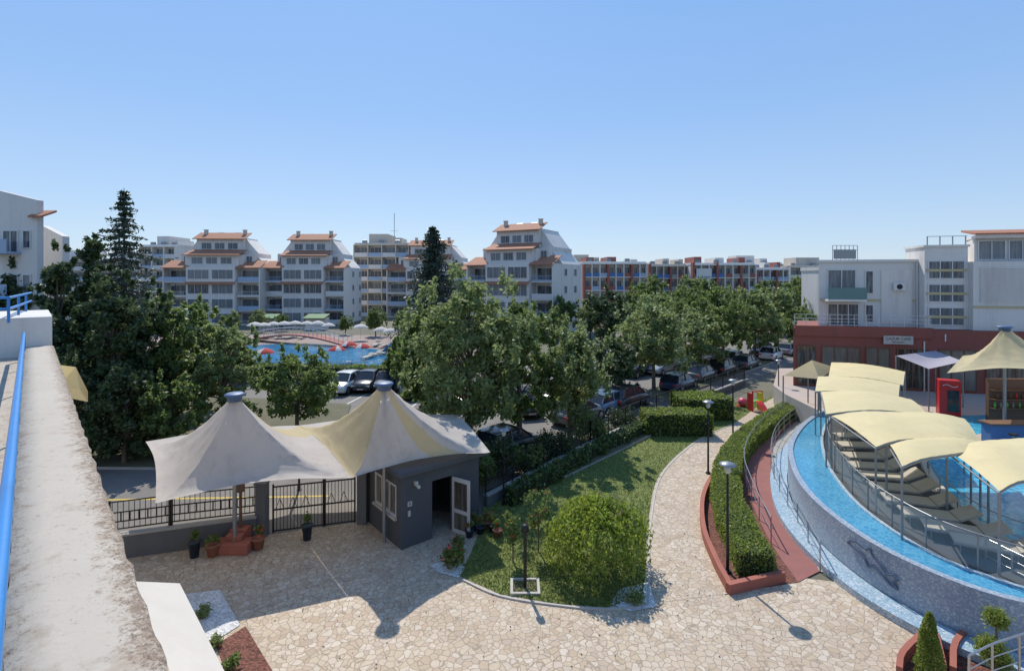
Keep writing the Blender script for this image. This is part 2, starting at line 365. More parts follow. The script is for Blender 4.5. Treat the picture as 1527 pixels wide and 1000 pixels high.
def tree(loc,h,rw,lm,n=9000,size=.13,label='leafy green tree beside the car park',nb=70,base=.22,seed=None,group=None,name='leafy_tree',dense=1.,cone=0.):
    if seed is not None: random.seed(seed)
    t=thing(name,label,'tree',loc,random.uniform(0,0),group)
    blobs=[]; zc=h*(base+1)/2; rz=h*(1-base)/2
    lobes=[(random.uniform(0,6.28),random.uniform(-.6,.9),random.uniform(.75,1.3)) for _ in range(9)]
    for i in range(nb):
        while True:
            x,y,z=[random.uniform(-1,1) for _ in range(3)]
            q=x*x+y*y+z*z
            if .16<q<1: break
        a=math.atan2(y,x); g=.82
        for la,lz,lr in lobes:
            if abs((a-la+3.14)%6.28-3.14)<.5 and abs(z-lz)<.35: g=.88*lr
        taper=1-.28*max(0,z)-cone*(z+1)/2*.5
        rr=random.uniform(.10,.21)*dense
        blobs.append((x*rw*g*taper,y*rw*g*taper,zc+z*rz*.88,rw*rr*1.1,rw*rr*1.1,min(rw,rz)*rr*.75))
    for i in range(nb//2): # outlying sprigs
        a=random.uniform(0,6.28); z=random.uniform(-.8,1); r=math.sqrt(max(0,1-z*z))*random.uniform(.88,1.08)*(1-cone*(z+1)/2*.5)
        blobs.append((math.cos(a)*rw*r,math.sin(a)*rw*r,zc+z*rz*1.02,rw*.075,rw*.075,rw*.15))
    mkobj('crown',leafmesh('crown',blobpts(blobs,n),size,lm),t)
    b=MB(); r0=.020*h+.03; p=Vector((0,0,0)); top=Vector((random.uniform(-.2,.2),random.uniform(-.2,.2),h*.7))
    q=Vector((random.uniform(-.1,.1),0,h*.3)); b.cyl(p,q,r0,r0*.7,9); b.cyl(q,top,r0*.7,r0*.3,8)
    for bb in blobs[:nb]:
        e=Vector(bb[:3]); s=q.lerp(top,min(1,max(0,(e.z*.7-q.z)/(top.z-q.z))))
        b.cyl(s,e,r0*.22,r0*.05,5)
    lpart(b,'trunk',M_trunk,t); return t
def conifer(loc,h,rw,label,n=11,size=.2,seed=3,ex=.8):
    random.seed(seed); t=thing('conifer_tree',label,'tree',loc); b=MB(); b.cyl((0,0,0),(0,0,h),h*.014,.02,8); pts=[]
    z=h*.1; 
    while z<h*.985:
        f=(z/h); L0=rw*(1-f)**ex+.12; wh=random.uniform(.75,1.12)
        for k in range(n):
            a=random.uniform(0,6.28); L=L0*random.uniform(.5,1.15)*wh
            e=Vector((math.cos(a)*L,math.sin(a)*L,z-L*.10+ .1)); s=Vector((0,0,z+L*.12)); b.cyl(s,e,.035,.01,4)
            m=int(34*L/rw+8)
            for j in range(m):
                tt=random.uniform(.1,1.06); q=s.lerp(e,tt); w=L*.12*(1.2-tt)+.06
                pts.append((q.x+random.gauss(0,w),q.y+random.gauss(0,w),q.z-abs(random.gauss(0,.14))))
        z+=h*.034*(.7+ (1-f)*.5)
    lpart(b,'trunk',M_trunk,t); mkobj('crown',leafmesh('crown',pts,size,L_con,droop=.25,asp=.35),t); return t
def hedge(c,w,h,label,lm,size=.06,dens=420,z0=0,name='clipped_hedge',loose=1.):
    c=[Vector((p.x,p.y,z0)) for p in c]; root=thing(name,label,'hedge',c[len(c)//2])
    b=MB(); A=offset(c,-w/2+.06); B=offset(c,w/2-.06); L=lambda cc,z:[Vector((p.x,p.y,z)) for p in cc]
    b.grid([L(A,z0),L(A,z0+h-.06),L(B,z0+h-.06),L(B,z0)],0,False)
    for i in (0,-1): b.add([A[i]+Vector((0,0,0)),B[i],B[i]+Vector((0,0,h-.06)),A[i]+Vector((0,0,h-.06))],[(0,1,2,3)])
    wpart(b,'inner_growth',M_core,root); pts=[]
    segs=[(a,bb,(bb-a).length) for a,bb in zip(c,c[1:])]
    for a,bb,L1 in segs:
        t=(bb-a).normalized(); nn=Vector((t.y,-t.x,0)); per=w+2*h; k=int(L1*per*dens)
        for _ in range(k):
            q=random.uniform(0,per); base=a.lerp(bb,random.random()); j=abs(random.gauss(0,.035))*random.choice((1,-.8))*loose
            wob=(.03*math.sin(base.x*2.3+base.y*1.7)+.02*math.sin(base.x*7+q*5))*loose
            if q<h: p=base-nn*(w/2+j+wob); p.z=z0+q
            elif q<h+w: p=base+nn*(q-h-w/2); p.z=z0+h+j+wob
            else: p=base+nn*(w/2+j+wob); p.z=z0+q-h-w
            pts.append(tuple(p-root.location))
    for e,s in ((c[0],-1),(c[-1],1)):
        t=(c[1]-c[0]).normalized() if s<0 else (c[-1]-c[-2]).normalized(); nn=Vector((t.y,-t.x,0))
        for _ in range(int(w*h*dens)):
            p=e+nn*random.uniform(-w/2,w/2)+t*s*abs(random.gauss(0,.03)); p.z=z0+random.uniform(0,h); pts.append(tuple(p-root.location))
    mkobj('foliage',leafmesh('foliage',pts,size,lm),root); return root
def shrub(loc,r,h,label,lm,n=900,size=.05,name='garden_shrub',cat='shrub',flower=0):
    t=thing(name,label,cat,loc); bl=[(random.uniform(-.5,.5)*r,random.uniform(-.5,.5)*r,h*random.uniform(.3,.8),r*.5,r*.5,h*.28) for _ in range(9)]
    mkobj('foliage',leafmesh('foliage',blobpts(bl,n),size,lm),t)
    b=MB()
    for x in bl[:5]: b.cyl((0,0,0),x[:3],.02,.008,5)
    lpart(b,'stem',M_trunk,t)
    if flower: mkobj('flower',leafmesh('flower',blobpts(bl,flower),size*.9,M_flower,asp=.9),t)
    return t
WM={}
def window(parent,x,y,z,w,h,nx=2,m=None,fm=None,rz=0,name='window',ny=1):
    m=m or M_glass; fm=fm or M_wmetal; key=(round(w,2),round(h,2),nx,ny,m.name,fm.name)
    if key not in WM:
        b=MB(); fr=.07 if w<4 else .09
        b.box(fr,w-fr,-.02,.0,fr,h-fr,0)
        for a in (0,w-fr): b.box(a,a+fr,-.07,0,0,h,1)
        for a in (0,h-fr): b.box(fr,w-fr,-.068,0,a,a+fr,1)
        for i in range(1,nx): b.box(w*i/nx-.03,w*i/nx+.03,-.06,-.02,fr,h-fr,1)
        for i in range(1,ny): b.box(fr,w-fr,-.055,-.02,h*i/ny-.03,h*i/ny+.03,1)
        o=b.obj(name,[m,fm],parent,loc=(x,y,z)); WM[key]=o.data
    else: o=mkobj(name,WM[key],parent,(x,y,z))
    o.rotation_euler=(0,0,rz); return o
def text(txt,size,m,parent,loc,rz=0,name='lettering',ext=.02):
    cu=bpy.data.curves.new('t','FONT'); cu.body=txt; cu.size=size; cu.extrude=ext; cu.align_x='CENTER'; cu.align_y='CENTER'
    o=bpy.data.objects.new('t',cu); COL.objects.link(o); me=bpy.data.meshes.new_from_object(o); bpy.data.objects.remove(o)
    me.transform(Matrix.Rotation(math.pi/2,4,'X')); me.materials.clear(); me.materials.append(m)
    q=mkobj(name,me,parent,loc,rz); return q
# ================= ground surfaces
b=MB(); b.add([(-3000,-300,-.02),(3000,-300,-.02),(3000,5000,-.02),(-3000,5000,-.02)],[(0,1,2,3)]); struct(b.obj('ground',M_ground,origin=(0,0,0)))
sheet('car_park',[(-70,8),(-14,17.0),(-9.4,18.6),(-6,19.8),(-1.3,21),(8.3,33),(18.3,43.5),(60,86),(50,96),(-10,52),(-36,50),(-80,45)],.0,M_asph)
sheet('plaza_paving',[(-17,1),(24,1),(20,9),(14,15),(9.2,16.2),(6.4,15.3),(6,20),(4,20),(-1.4,20.5),(-3.9,21),(-6,19.9),(-9.3,18.8),(-17,16.3)],.004,M_pave)
pl=Cv([(965,900),(964,830),(966,780),(985,705),(1040,655),(1095,630),(1130,606),(1158,590)])
BORD=Cv([(1085,885),(1062,840),(1045,790),(1048,740),(1075,695),(1112,655),(1150,625),(1195,600)])
b=MB(); strip(b,pl,BORD,.008); struct(b.obj('garden_path',M_pave,origin=(0,0,0)))
lawnp=[P(*q) for q in [(684,858),(745,885),(830,900),(905,905),(960,893)]]+[p for p in pl[8:]]+[P(1120,600),P(1085,600),P(955,632),P(722,752),P(716,790),P(700,830)]
sheet('lawn',lawnp,.016,M_lawn)
RL=Cv([(1190,868),(1150,810),(1122,750),(1110,700),(1130,655),(1170,622),(1215,598)])
RR=Cv([(1222,852),(1190,790),(1160,735),(1149,695),(1160,655),(1192,625),(1228,602)])
b=MB(); strip(b,RL,RR,.02); struct(b.obj('red_footpath',M_redpath,origin=(0,0,0)))
b=MB(); strip(b,BORD,RL,.014); struct(b.obj('mulch_bed',M_mulch,origin=(0,0,0)))
b=MB(); strip(b,RR,offset(RR,-2.6) if (offset(RR,-1)[10]-RR[10]).x>0 else offset(RR,2.6),.012); struct(b.obj('drain_strip',M_con,origin=(0,0,0)))
sheet('pool_terrace',[(-60,49),(-12,50),(-5,62),(-2,84),(-70,88)],.008,M_pinkpav)
sheet('far_pool_water',[tuple(p.xy) for p in spline([Vector(q+(0,)) for q in [(-36,56),(-28,53.5),(-18.2,52.7),(-13.7,58),(-15.2,66),(-22,70),(-30,74),(-40,70),(-42,60)]],5)],.04,M_farw)
def island(name,poly,m=M_soil):
    b=MB(); b.prism(poly,0,.13,0,1); return struct(b.obj(name,[M_kerb,m]))
island('verge',[(-60,26.2),(-11.5,25.2),(-9.5,27),(-12,38),(-20,40),(-60,42)])
island('verge',[(-13,29.5),(-4,29.5),(2.5,24.2),(6,28),(16,39),(14.5,40),(3,29.5),(-4,32.5),(-13,32.5)])
island('verge',[(9,40),(12,39.5),(30,58),(46,76),(44,78),(26,60)])
b=MB(); b.add([(-30,21.3,.005),(-8,22.2,.005),(-8,22.35,.005),(-30,21.45,.005)],[(0,1,2,3)])
struct(b.obj('road_marking',M_yline,origin=(0,0,0)))
b=MB()
for i in range(9):
    x=-12.8+i*2.6; b.add([(x,37,.005),(x+.12,37,.005),(x+.9,42,.005),(x+.78,42,.005)],[(0,1,2,3)])
struct(b.obj('parking_marking',M_line,origin=(0,0,0)))
def bed(name,pts,m,z=.022): return sheet(name,[tuple(P(*q).xy) for q in pts],z,m)
bed('white_gravel_bed',[(275,886),(328,880),(358,932),(330,950),(300,958)],M_grav)
bed('mulch_bed',[(322,962),(366,934),(412,1010),(340,1010)],M_mulch,.024)
bed('white_gravel_bed',[(640,843),(668,835),(694,846),(684,862),(655,854)],M_grav)
bed('white_gravel_bed',[(910,900),(925,878),(968,868),(978,905),(940,912)],M_grav)
def edging(pts,z=.1,w=.09,m=M_tilew,label='thin pale stone edging along the lawn',n=6):
    b=MB(); walltube(b,spline([P(*q) for q in pts],n),0,z,w); return meta(b.obj('stone_edging',m),label,'edging')
edging([(690,864),(745,888),(830,902),(905,908),(965,902)],.05,.06)
edging([(965,902),(967,830),(969,780),(988,705),(1043,655),(1098,630)],.03,.06)
b=MB(); walltube(b,BORD,0,.32,.16); 
e=P(1085,885); f=P(1168,866); b.bar(e+Vector((0,0,.16)),f+Vector((0,0,.16)),.18,.322)
meta(b.obj('planter_kerb',M_terr),'low curved terracotta red planter kerb beside the path','kerb')
me_pts=[]
xs=[p.x for p in lawnp]; ys=[p.y for p in lawnp]
def inside(x,y,poly):
    c=False; n=len(poly); j=n-1
    for i in range(n):
        if (poly[i].y>y)!=(poly[j].y>y) and x<(poly[j].x-poly[i].x)*(y-poly[i].y)/(poly[j].y-poly[i].y)+poly[i].x: c=not c
        j=i
    return c
while len(me_pts)<32000:
    x=random.uniform(min(xs),max(xs)); y=min(ys)+(max(ys)-min(ys))*random.random()**1.5
    if inside(x,y,lawnp): me_pts.append((x,y,.04))
g=mkobj('lawn_grass',leafmesh('lawn_grass',me_pts,.05,L_grass,droop=.5,asp=.3)); g['kind']='stuff'; g['label']='short sunlit green grass of the lawn'
# fallen leaves and litter on the paving
lf=[]
for _ in range(420):
    x=random.uniform(-11,7); y=random.uniform(10.5,19); lf.append((x,y,.02))
g=mkobj('fallen_leaves',leafmesh('fallen_leaves',lf,.03,M_trunk)); g['kind']='stuff'; g['label']='dry brown leaves scattered on the stone paving'
# ================= own balcony parapet and hotel wall
dv=Vector((-.687,.726,0)); rt=Vector((.726,.687,0))
E0=Vector((-1.156,1.69,0)); 
def W(t,s,z): q=E0+dv*t+rt*s; return Vector((q.x,q.y,z))
own=thing('hotel_building','pale rendered hotel building with balcony parapet and blue rails','building',W(0,0,0))
b=MB()
b.prism([W(-6,-.06,0).xy,W(24,-.06,0).xy,W(24,-9,0).xy,W(-6,-9,0).xy][::-1],0,7.0); wpart(b,'wall',M_cream,own)
b=MB(); wd=.37
b.prism([W(-3,-wd,0).xy,W(-3,0,0).xy,W(11.3,0,0).xy,W(11.3,-wd,0).xy],7.0,8.12); wpart(b,'balcony_parapet',M_cream,own)
b=MB(); b.prism([W(3,-wd-.005,0).xy,W(14.6,-wd-.005,0).xy,W(14.6,-5,0).xy,W(3,-5,0).xy],7.7,8.0); wpart(b,'terrace_floor',M_cap,own)
b=MB()
rows=[]
for i in range(0,145):
    t=-3+i*.1; row=[]
    for j,(s,z) in enumerate(((-wd-.02,8.1),(-wd-.02,8.19),(-wd*.66,8.205),(-wd*.33,8.2),(.0,8.192),(.02,8.17),(.022,8.1))):
        k=.006*math.sin(i*1.7+j)+random.uniform(-.003,.003); row.append(W(t,s+k,z+k*.4))
    rows.append(row)
b.grid(rows,0,True); wpart(b,'parapet_cap',M_cap,own)
b=MB(); b.cyl(W(-3,-.40,8.5),W(10.8,-.40,8.5),.026,n=16); b.cyl(W(10.8,-.40,8.5),W(10.8,-.40,8.05),.026,n=12)
for t in (4.5,7.2,9.6): b.cyl(W(t,-.40,8.5),W(t,-.40,8.0),.015)
wpart(b,'handrail',M_bluerail,own)
b=MB(); b.prism([W(11.5,-1.1,0).xy,W(11.5,.0,0).xy,W(14.5,.0,0).xy,W(14.5,-1.1,0).xy],7,8.75); wpart(b,'pillar',M_white2,own)
b=MB()
for z in (8.95,9.15): b.cyl(W(10.9,-.6,z),W(15,-.3,z),.025); b.cyl(W(10.9,-.6,z),W(10.9,-2.0,z),.025)
for t in (10.9,12.5,14): b.cyl(W(t,-.6+(t-10.9)*.07,8.7),W(t,-.6+(t-10.9)*.07,9.15),.022)
wpart(b,'balcony_rail',M_bluerail,own)
b=MB(); b.add([P(198,866,6.3),P(268,869,5.9),P(345,1020,5.9),P(262,1020,6.3)],[(0,1,2,3)]); 
b.add([P(268,869,5.9),P(345,1020,5.9),P(345,1020,5.9)-Vector((0,0,.16)),P(268,869,5.9)-Vector((0,0,.16))],[(0,1,2,3)])
a=wpart(b,'white_awning',M_awnw,own)
b=MB(); A=[P(82,543,7.7),P(113,547,7.6),P(131,583,7.15),P(88,575,7.2)]
b.add(A,[(0,1,2,3)]); b.add([A[2],A[3],A[3]-Vector((0,0,.22)),A[2]-Vector((0,0,.22)),],[(0,1,2,3)]); b.add([A[1],A[2],A[2]-Vector((0,0,.22))],[(0,1,2)])
wpart(b,'yellow_awning',M_awn,own)
# ================= tents
def tent(tip,corners,panels,label,sag=.09,pw=1.9,taut=()):
    root=thing('tensile_canopy',label,'canopy',Vector((tip.x,tip.y,0)))
    n=12; bd=[];pid=[]
    for i in range(len(corners)):
        a=corners[i]; c=corners[(i+1)%len(corners)]; sg=0 if i in taut else sag
        for k in range(n):
            t=k/n; q=a.lerp(c,t); s=math.sin(math.pi*t); q=q.lerp(Vector((tip.x,tip.y,q.z)),sg*s); q.z+=.22*s; bd.append(q); pid.append((i,k))
    b=MB(); R=18; N1=len(bd)
    ring=[]
    for r in range(R+1):
        t=.05+.95*r/R; row=[]
        for k,q in enumerate(bd):
            zz=q.z+(tip.z-q.z)*(1-t)**pw
            x=tip.x+(q.x-tip.x)*t; y=tip.y+(q.y-tip.y)*t
            zz+=.05*math.sin(k*math.pi*.5)*(t*(1.25-t) if r<R else .12)+(random.gauss(0,.016) if r<R else 0)
            row.append((x,y,zz))
        ring.append(row+[row[0]])
    vs=[p for r in ring for p in r]; W1=N1+1; b.v+=vs
    for r in range(R):
        for k in range(N1):
            b.f.append([r*W1+k,r*W1+k+1,(r+1)*W1+k+1,(r+1)*W1+k]); b.m.append(panels(*pid[k])); b.s.append(True)
    wpart(b,'canvas',[M_tent,M_tenty],root)
    b=MB(); z=tip.z-.22
    b.lathe([(.0,.24),(.26,.23),(.33,.19),(.33,.15),(.24,.12),(.24,-.05),(.0,-.05)],(tip.x,tip.y,z),20); wpart(b,'top_cap',M_cap2,root)
    b=MB(); b.cyl((tip.x,tip.y,0),(tip.x,tip.y,z),.07); wpart(b,'mast',M_metal,root)
    return root
c1=P(232,750,2.7); c2=P(217,658,2.9); c3=P(446,634,2.9); c4=P(524,712,2.7)
tipL=P(350,586,5.5); tipR=P(573,570,5.75)
tent(tipL,[c1,c4,c3,c2],lambda i,k:1 if (i==1 and k>7) else 0,'stained white tensile canopy with blue cap over the gate',sag=.06,taut=(1,))
c5=P(731,674,2.98); c6=Vector((-2.6,24.5,2.95))
tent(tipR,[c4+Vector((.01,.0,.0)),c5,c6,c3+Vector((.01,.0,.0))],lambda i,k:1 if (i==3 or (i==0 and 7<=k<=9)) else 0,'white and cream striped tensile canopy above the gatehouse',sag=.03,pw=1.75,taut=(3,))
for c in (c3,c6):
    b=MB(); b.cyl((c.x,c.y,0),c,.05); b.cyl((c.x,c.y,0),(c.x,c.y,.02),.13)
    meta(b.obj('canopy_post',M_dmetal),'slim dark steel post holding a canopy corner','post','posts of the gate canopy')
# ================= kiosk
K=P(598,820); ang=math.atan2(2.1,2.54)
k=thing('gatehouse_kiosk','small dark grey gatehouse with white door standing open','building',K,ang)
Lx,Ly,Hk=3.35,3.05,2.6; b=MB(); th=.18
b.box(0,1.25,0,th,0,Hk);b.box(2.15,Lx,0,th,0,Hk);b.box(1.25,2.15,0,th,2.1,Hk)
b.box(Lx-th,Lx,th,Ly,0,Hk); b.box(0,Lx-th,Ly-th,Ly,0,Hk)
b.box(0,th,th,.35,0,Hk); b.box(0,th,2.1,Ly-th,0,Hk); b.box(0,th,.35,2.1,0,1.0); b.box(0,th,.35,2.1,2.15,Hk)
lpart(b,'wall',M_gray,k)
b=MB(); b.box(-.2,Lx+.3,-.25,Ly+.2,Hk,Hk+.17); lpart(b,'roof',M_gray,k,bevel=.02)
w=window(k,0.06,2.1,1.0,1.75,1.15,3,M_shop,M_wmetal,rz=-math.pi/2)
b=MB(); b.box(-.1,0,.30,2.15,.93,1.0); lpart(b,'sill',M_tilew,k)
d=MB(); d.box(0,.85,-.04,0,0,2.05,0); d.box(.12,.73,-.05,-.041,.9,1.9,1); d.box(.12,.73,-.05,-.041,.15,.75,1)
dd=lpart(d,'door',[M_wmetal,M_shop],k,loc=(2.13,-.01,.02),rz=math.radians(-74))
b=MB(); b.box(.25,.42,-.03,-.002,1.45,1.62); b.box(.26,.36,-.032,-.002,1.1,1.3); lpart(b,'intercom_panel',M_tilew,k)
text('8',.13,M_dmetal,k,(.335,-.035,1.535),name='number_plate',ext=.003)
b=MB(); b.box(.5,.6,-.14,0,2.15,2.3); b.cyl((.55,-.1,2.2),(.55,-.3,2.15),.06); lpart(b,'wall_lamp',M_lamp,k)
# ================= fences, gate
def fence(a,c,h,label,base=.0,bars=.13,style=0,m=M_dmetal,grp='dark metal garden fences'):
    a=Vector(a);c=Vector(c); b=MB(); L=(c-a).length; t=(c-a)/L
    n=max(1,round(L/2.2))
    for i in range(n+1):
        p=a+t*(L*i/n); b.bar((p.x,p.y,base),(p.x,p.y,base+h+.05),.06,.06)
    for z in ([.12,h*.5,h] if style==0 else [.12,h*.35,h*.65,h]): b.bar(a+Vector((0,0,base+z)),c+Vector((0,0,base+z)),.03,.04)
    for i in range(int(L/bars)):
        p=a+t*(i+.5)*bars; b.bar((p.x,p.y,base+.12),(p.x,p.y,base+h),.016,.016)
    if style==1:
        for i in range(int(L/.52)):
            p=a+t*(i+.5)*.52; z1=Vector((0,0,base+h*.36)); z2=Vector((0,0,base+h*.64))
            b.bar(p+z1-t*.13,p+z2-t*.13,.03,.03);b.bar(p+z1+t*.13,p+z2+t*.13,.03,.03)
    return meta(b.obj('metal_fence',m),label,'fence',grp)
def wall(a,c,h,th,m,label,name='low_wall',cap=True):
    a=Vector(a);c=Vector(c); b=MB(); b.bar(a+Vector((0,0,h/2)),c+Vector((0,0,h/2)),th,h,0)
    if cap: b.bar(a+Vector((0,0,h+.03)),c+Vector((0,0,h+.03)),th+.06,.06,1)
    return meta(b.obj(name,[m,M_kerb]),label,'wall')
ga=P(399,797); gb=P(533,780)
wa=P(383,802); wb=P(176,832)
wall(wa,wb,.78,.22,M_fgray,'low dark grey rendered wall carrying a fence by the street')
fence(wa,P(256,818),1.05,'black metal fence with square pattern on the grey wall',.84,.16,1)
fence(P(253,818.5),wb+Vector((-.3,0,0)),1.05,'black metal fence with square pattern on the grey wall',.84,.16,1)
wall(P(160,834),Vector((-22,16.5,0)),.78,.22,M_fgray,'low dark grey rendered wall beyond the fence end')
for p in (P(391,799),P(541,779)):
    b=MB(); b.box(p.x-.18,p.x+.18,p.y-.18,p.y+.18,0,1.95); b.box(p.x-.22,p.x+.22,p.y-.22,p.y+.22,1.95,2.02); meta(b.obj('gate_pillar',M_fgray,bevel=.01),'dark grey square pillar beside the iron gate','pillar','gate pillars')
G=thing('iron_gate','black double iron gate with vertical bars, closed','gate',ga+Vector((.2,0,0)))
t=(gb-ga); mid=ga+t*.62
for a,c in ((ga+t*.06,mid-t*.01),(mid+t*.01,ga+t*.97)):
    b=MB(); d=(c-a).normalized(); L=(c-a).length
    for z in (.12,.9,1.75): b.bar(a+Vector((0,0,z)),c+Vector((0,0,z)),.04,.05)
    for i in range(int(L/.12)+1): q=a+d*min(L,i*.12); b.bar((q.x,q.y,.1),(q.x,q.y,1.75+(.0)),.018,.018)
    for q in (a,c): b.bar((q.x,q.y,.05),(q.x,q.y,1.85),.05,.05)
    for i in range(int(L/.45)): q=a+d*(i+.5)*.45; b.bar(q+Vector((0,0,.9))-d*.15,q+Vector((0,0,1.3)),.02,.02); b.bar(q+Vector((0,0,1.3)),q+Vector((0,0,.9))+d*.15,.02,.02)
    wpart(b,'gate_leaf',M_dmetal,G)
fp=[Vector((-1.1,21.2,0)),P(800,715),P(880,672),P(955,636),P(1040,601),P(1110,574)]
for a,c in zip(fp,fp[1:]):
    wall(a,c,.45,.2,M_fgray,'low grey wall along the lawn under dark fence'); fence(a,c,1.15,'dark metal fence between lawn and parked cars',.5,.14)
# ================= fountain basin & terrace
ZR=1.5
RO=Cv([(1560,905),(1470,882),(1380,848),(1300,808),(1235,763),(1195,723),(1179,690),(1177,660),(1195,632),(1224,611)],ZR)
RI=Cv([(1560,886),(1480,861),(1400,830),(1330,790),(1275,748),(1242,708),(1227,677),(1224,648),(1234,624),(1250,608)],ZR)
RP=Cv([(1660,862),(1540,826),(1478,800),(1425,762),(1390,722),(1368,684),(1354,650),(1342,620)],1.42)
BL=Vector((21.3,38.6,0)); BR=Vector((42,33.5,0))
plat=[tuple(p.xy) for p in RO]+[tuple(P(1172,588,1.4).xy),tuple(BL.xy-Vector((1.5,0))),(24,46),(60,46),(60,12)]
b=MB(); b.prism(plat,0,1.40,0,1); struct(b.obj('raised_pool_terrace',[M_con,M_beigepav],origin=(0,0,0)))
basin=thing('fountain_basin','curved raised basin with blue mosaic wall and water channel','pool',RO[len(RO)//2]*1.0-Vector((0,0,ZR)))
b=MB(); sgn=1 if (offset(RO,1)[20]-RI[20]).length<(offset(RO,-1)[20]-RI[20]).length else -1
walltube(b,offset(RO,-sgn*.02),.0,ZR,sgn*.22); wpart(b,'mosaic_wall',M_mos,basin)
b=MB(); walltube(b,RI,1.38,ZR,sgn*.12); wpart(b,'inner_rim',M_mosl,basin)
b=MB(); strip(b,offset(RO,sgn*.2),RI,1.44); wpart(b,'water_channel',M_ringw,basin)
LO=offset(RO,-sgn*.75)
b=MB(); walltube(b,LO,0,.22,sgn*.70); wpart(b,'ledge',M_mosl,basin)
OO=offset(RO,-sgn*.05); iw=min(range(len(OO)),key=lambda i:abs((OO[i].x/OO[i].y*F+CX)-1300))
def onwall(s,z):
    q=OO[iw]; dirv=(OO[iw-3]-OO[iw+3]).normalized(); r=q+dirv*s; r.z=z; 
    j=min(range(len(OO)),key=lambda i:(OO[i]-Vector((r.x,r.y,ZR))).length); nn=(OO[j]-RI[min(j,len(RI)-1)]); nn.z=0; nn.normalize()
    a=OO[max(0,j-1)];c=OO[min(len(OO)-1,j+1)]; tt=(c-a).normalized(); base=a+tt*((Vector((r.x,r.y,ZR))-a).dot(tt)); base=base+nn*.03; base.z=z; return base
dol=[(-.75,1.05),(-.62,1.18),(-.4,1.27),(-.1,1.22),(.0,1.32),(.05,1.18),(.3,1.0),(.45,.85),(.62,.92),(.72,.86),(.6,.72),(.72,.58),(.55,.6),(.4,.7),(.1,.86),(-.05,.72),(-.15,.9),(-.35,1.02),(-.55,1.02)]
b=MB(); pp=[onwall(s*1.2,z) for s,z in dol]
for a,c in zip(pp,pp[1:]+pp[:1]): b.bar(a,c,.04,.05)
wpart(b,'mosaic_dolphin',mat('dolphin_tesserae',(.10,.14,.22),.5,.2,20,0),basin)
rp=[RP[int(i*(len(RP)-1)/(len(RI)-1))] for i in range(len(RI))]
b=MB(); strip(b,RI,rp,1.412); struct(b.obj('sun_deck',M_deck,origin=(0,0,0)))
pw=[tuple(p.xy) for p in RP]+[tuple(P(1420,620,1.42).xy),tuple(P(1527,617,1.42).xy),tuple(P(1700,612,1.42).xy),tuple(P(1800,800,1.42).xy)]
sheet('main_pool_water',pw,1.43,M_water)
b=MB(); walltube(b,RP,1.41,1.5,.3 )
meta(b.obj('pool_coping',M_tilew),'pale stone coping edge of the swimming pool','kerb')
b=MB(); b.prism([tuple(P(*q,1.42).xy) for q in [(1455,668),(1445,652),(1470,648),(1700,668),(1700,690),(1500,676)]],1.41,1.52); struct(b.obj('pool_island_paving',M_beigepav))
def railing(c,h,z0,label,step=1.4,glass=False,m=M_brush,mid=2,grp='steel railings by the pool',r=.022):
    c=[Vector((p.x,p.y,z0)) for p in c]; b=MB(); bg=MB()
    q=resample(c,step)
    for p in q: b.cyl(p,p+Vector((0,0,h)),r,n=6)
    cc=resample(c,.35)+[c[-1]]
    for a,d in zip(cc,cc[1:]):
        b.cyl(a+Vector((0,0,h)),d+Vector((0,0,h)),r,n=6)
        for k in range(mid): z=h*(k+1)/(mid+1); b.cyl(a+Vector((0,0,z)),d+Vector((0,0,z)),r*.5,n=5)
    root=thing('pool_railing' if glass else 'handrail',label,'railing',c[len(c)//2],group=grp)
    wpart(b,'rail_frame',m,root)
    if glass:
        bg.grid([[a+Vector((0,0,.1)) for a in cc],[a+Vector((0,0,h-.05)) for a in cc]],0,False); wpart(bg,'glass_panel',M_clear,root)
    return root
railing([p for p in offset(RI,sgn*.25)],1.05,1.41,'glass and steel railing along the curved deck',1.3,True,M_metal,0)
railing(offset(RR,0.02),.95,.02,'brushed steel handrail beside the red footpath',1.5,False)
railing(RL[8:],.95,.02,'brushed steel handrail between hedge and footpath',1.8,False,mid=1)
railing([p for p in offset(rp,-sgn*.15)],.9,1.41,'dark railing along the pool edge of the deck',1.4,False,M_metal,1,r=.016)
lg=thing('sun_lounger','beige sun lounger on grey metal frame under awning','lounger',(0,0,0),0,'sun loungers on the deck')
b=MB(); b.box(-1.0,.45,-.34,.34,.30,.37); lpart(b,'seat',M_slab,lg,bevel=.01)
b=MB(); b.add([(.47,-.34,.33),(.47,.34,.33),(1.05,.34,.62),(1.05,-.34,.62),(.45,-.34,.39),(.45,.34,.39),(1.03,.34,.68),(1.03,-.34,.68)],[(3,2,1,0),(4,5,6,7),(0,1,5,4),(1,2,6,5),(2,3,7,6),(3,0,4,7)]); lpart(b,'backrest',M_slab,lg)
b=MB()
for x in (-.85,.4): 
    for y in (-.3,.3): b.cyl((x,y,0),(x,y,.3),.02)
for y in (-.35,.35): b.bar((-1.02,y,.29),(.5,y,.29),.03,.04)
lpart(b,'frame',M_metal,lg); scan()
lp=[(1275,658),(1284,673),(1296,690),(1308,706),(1326,722),(1344,740),(1368,760),(1398,782),(1436,805),(1484,828)]
for i,(u,v) in enumerate(lp):
    q=P(u,v,1.42); q.z=1.412
    if i==0: lg.location=q; lg.rotation_euler=(0,0,.05)
    else: copy_thing(lg,q,-.02-.05*i+random.uniform(-.06,.06),(1.0,1.1,1))
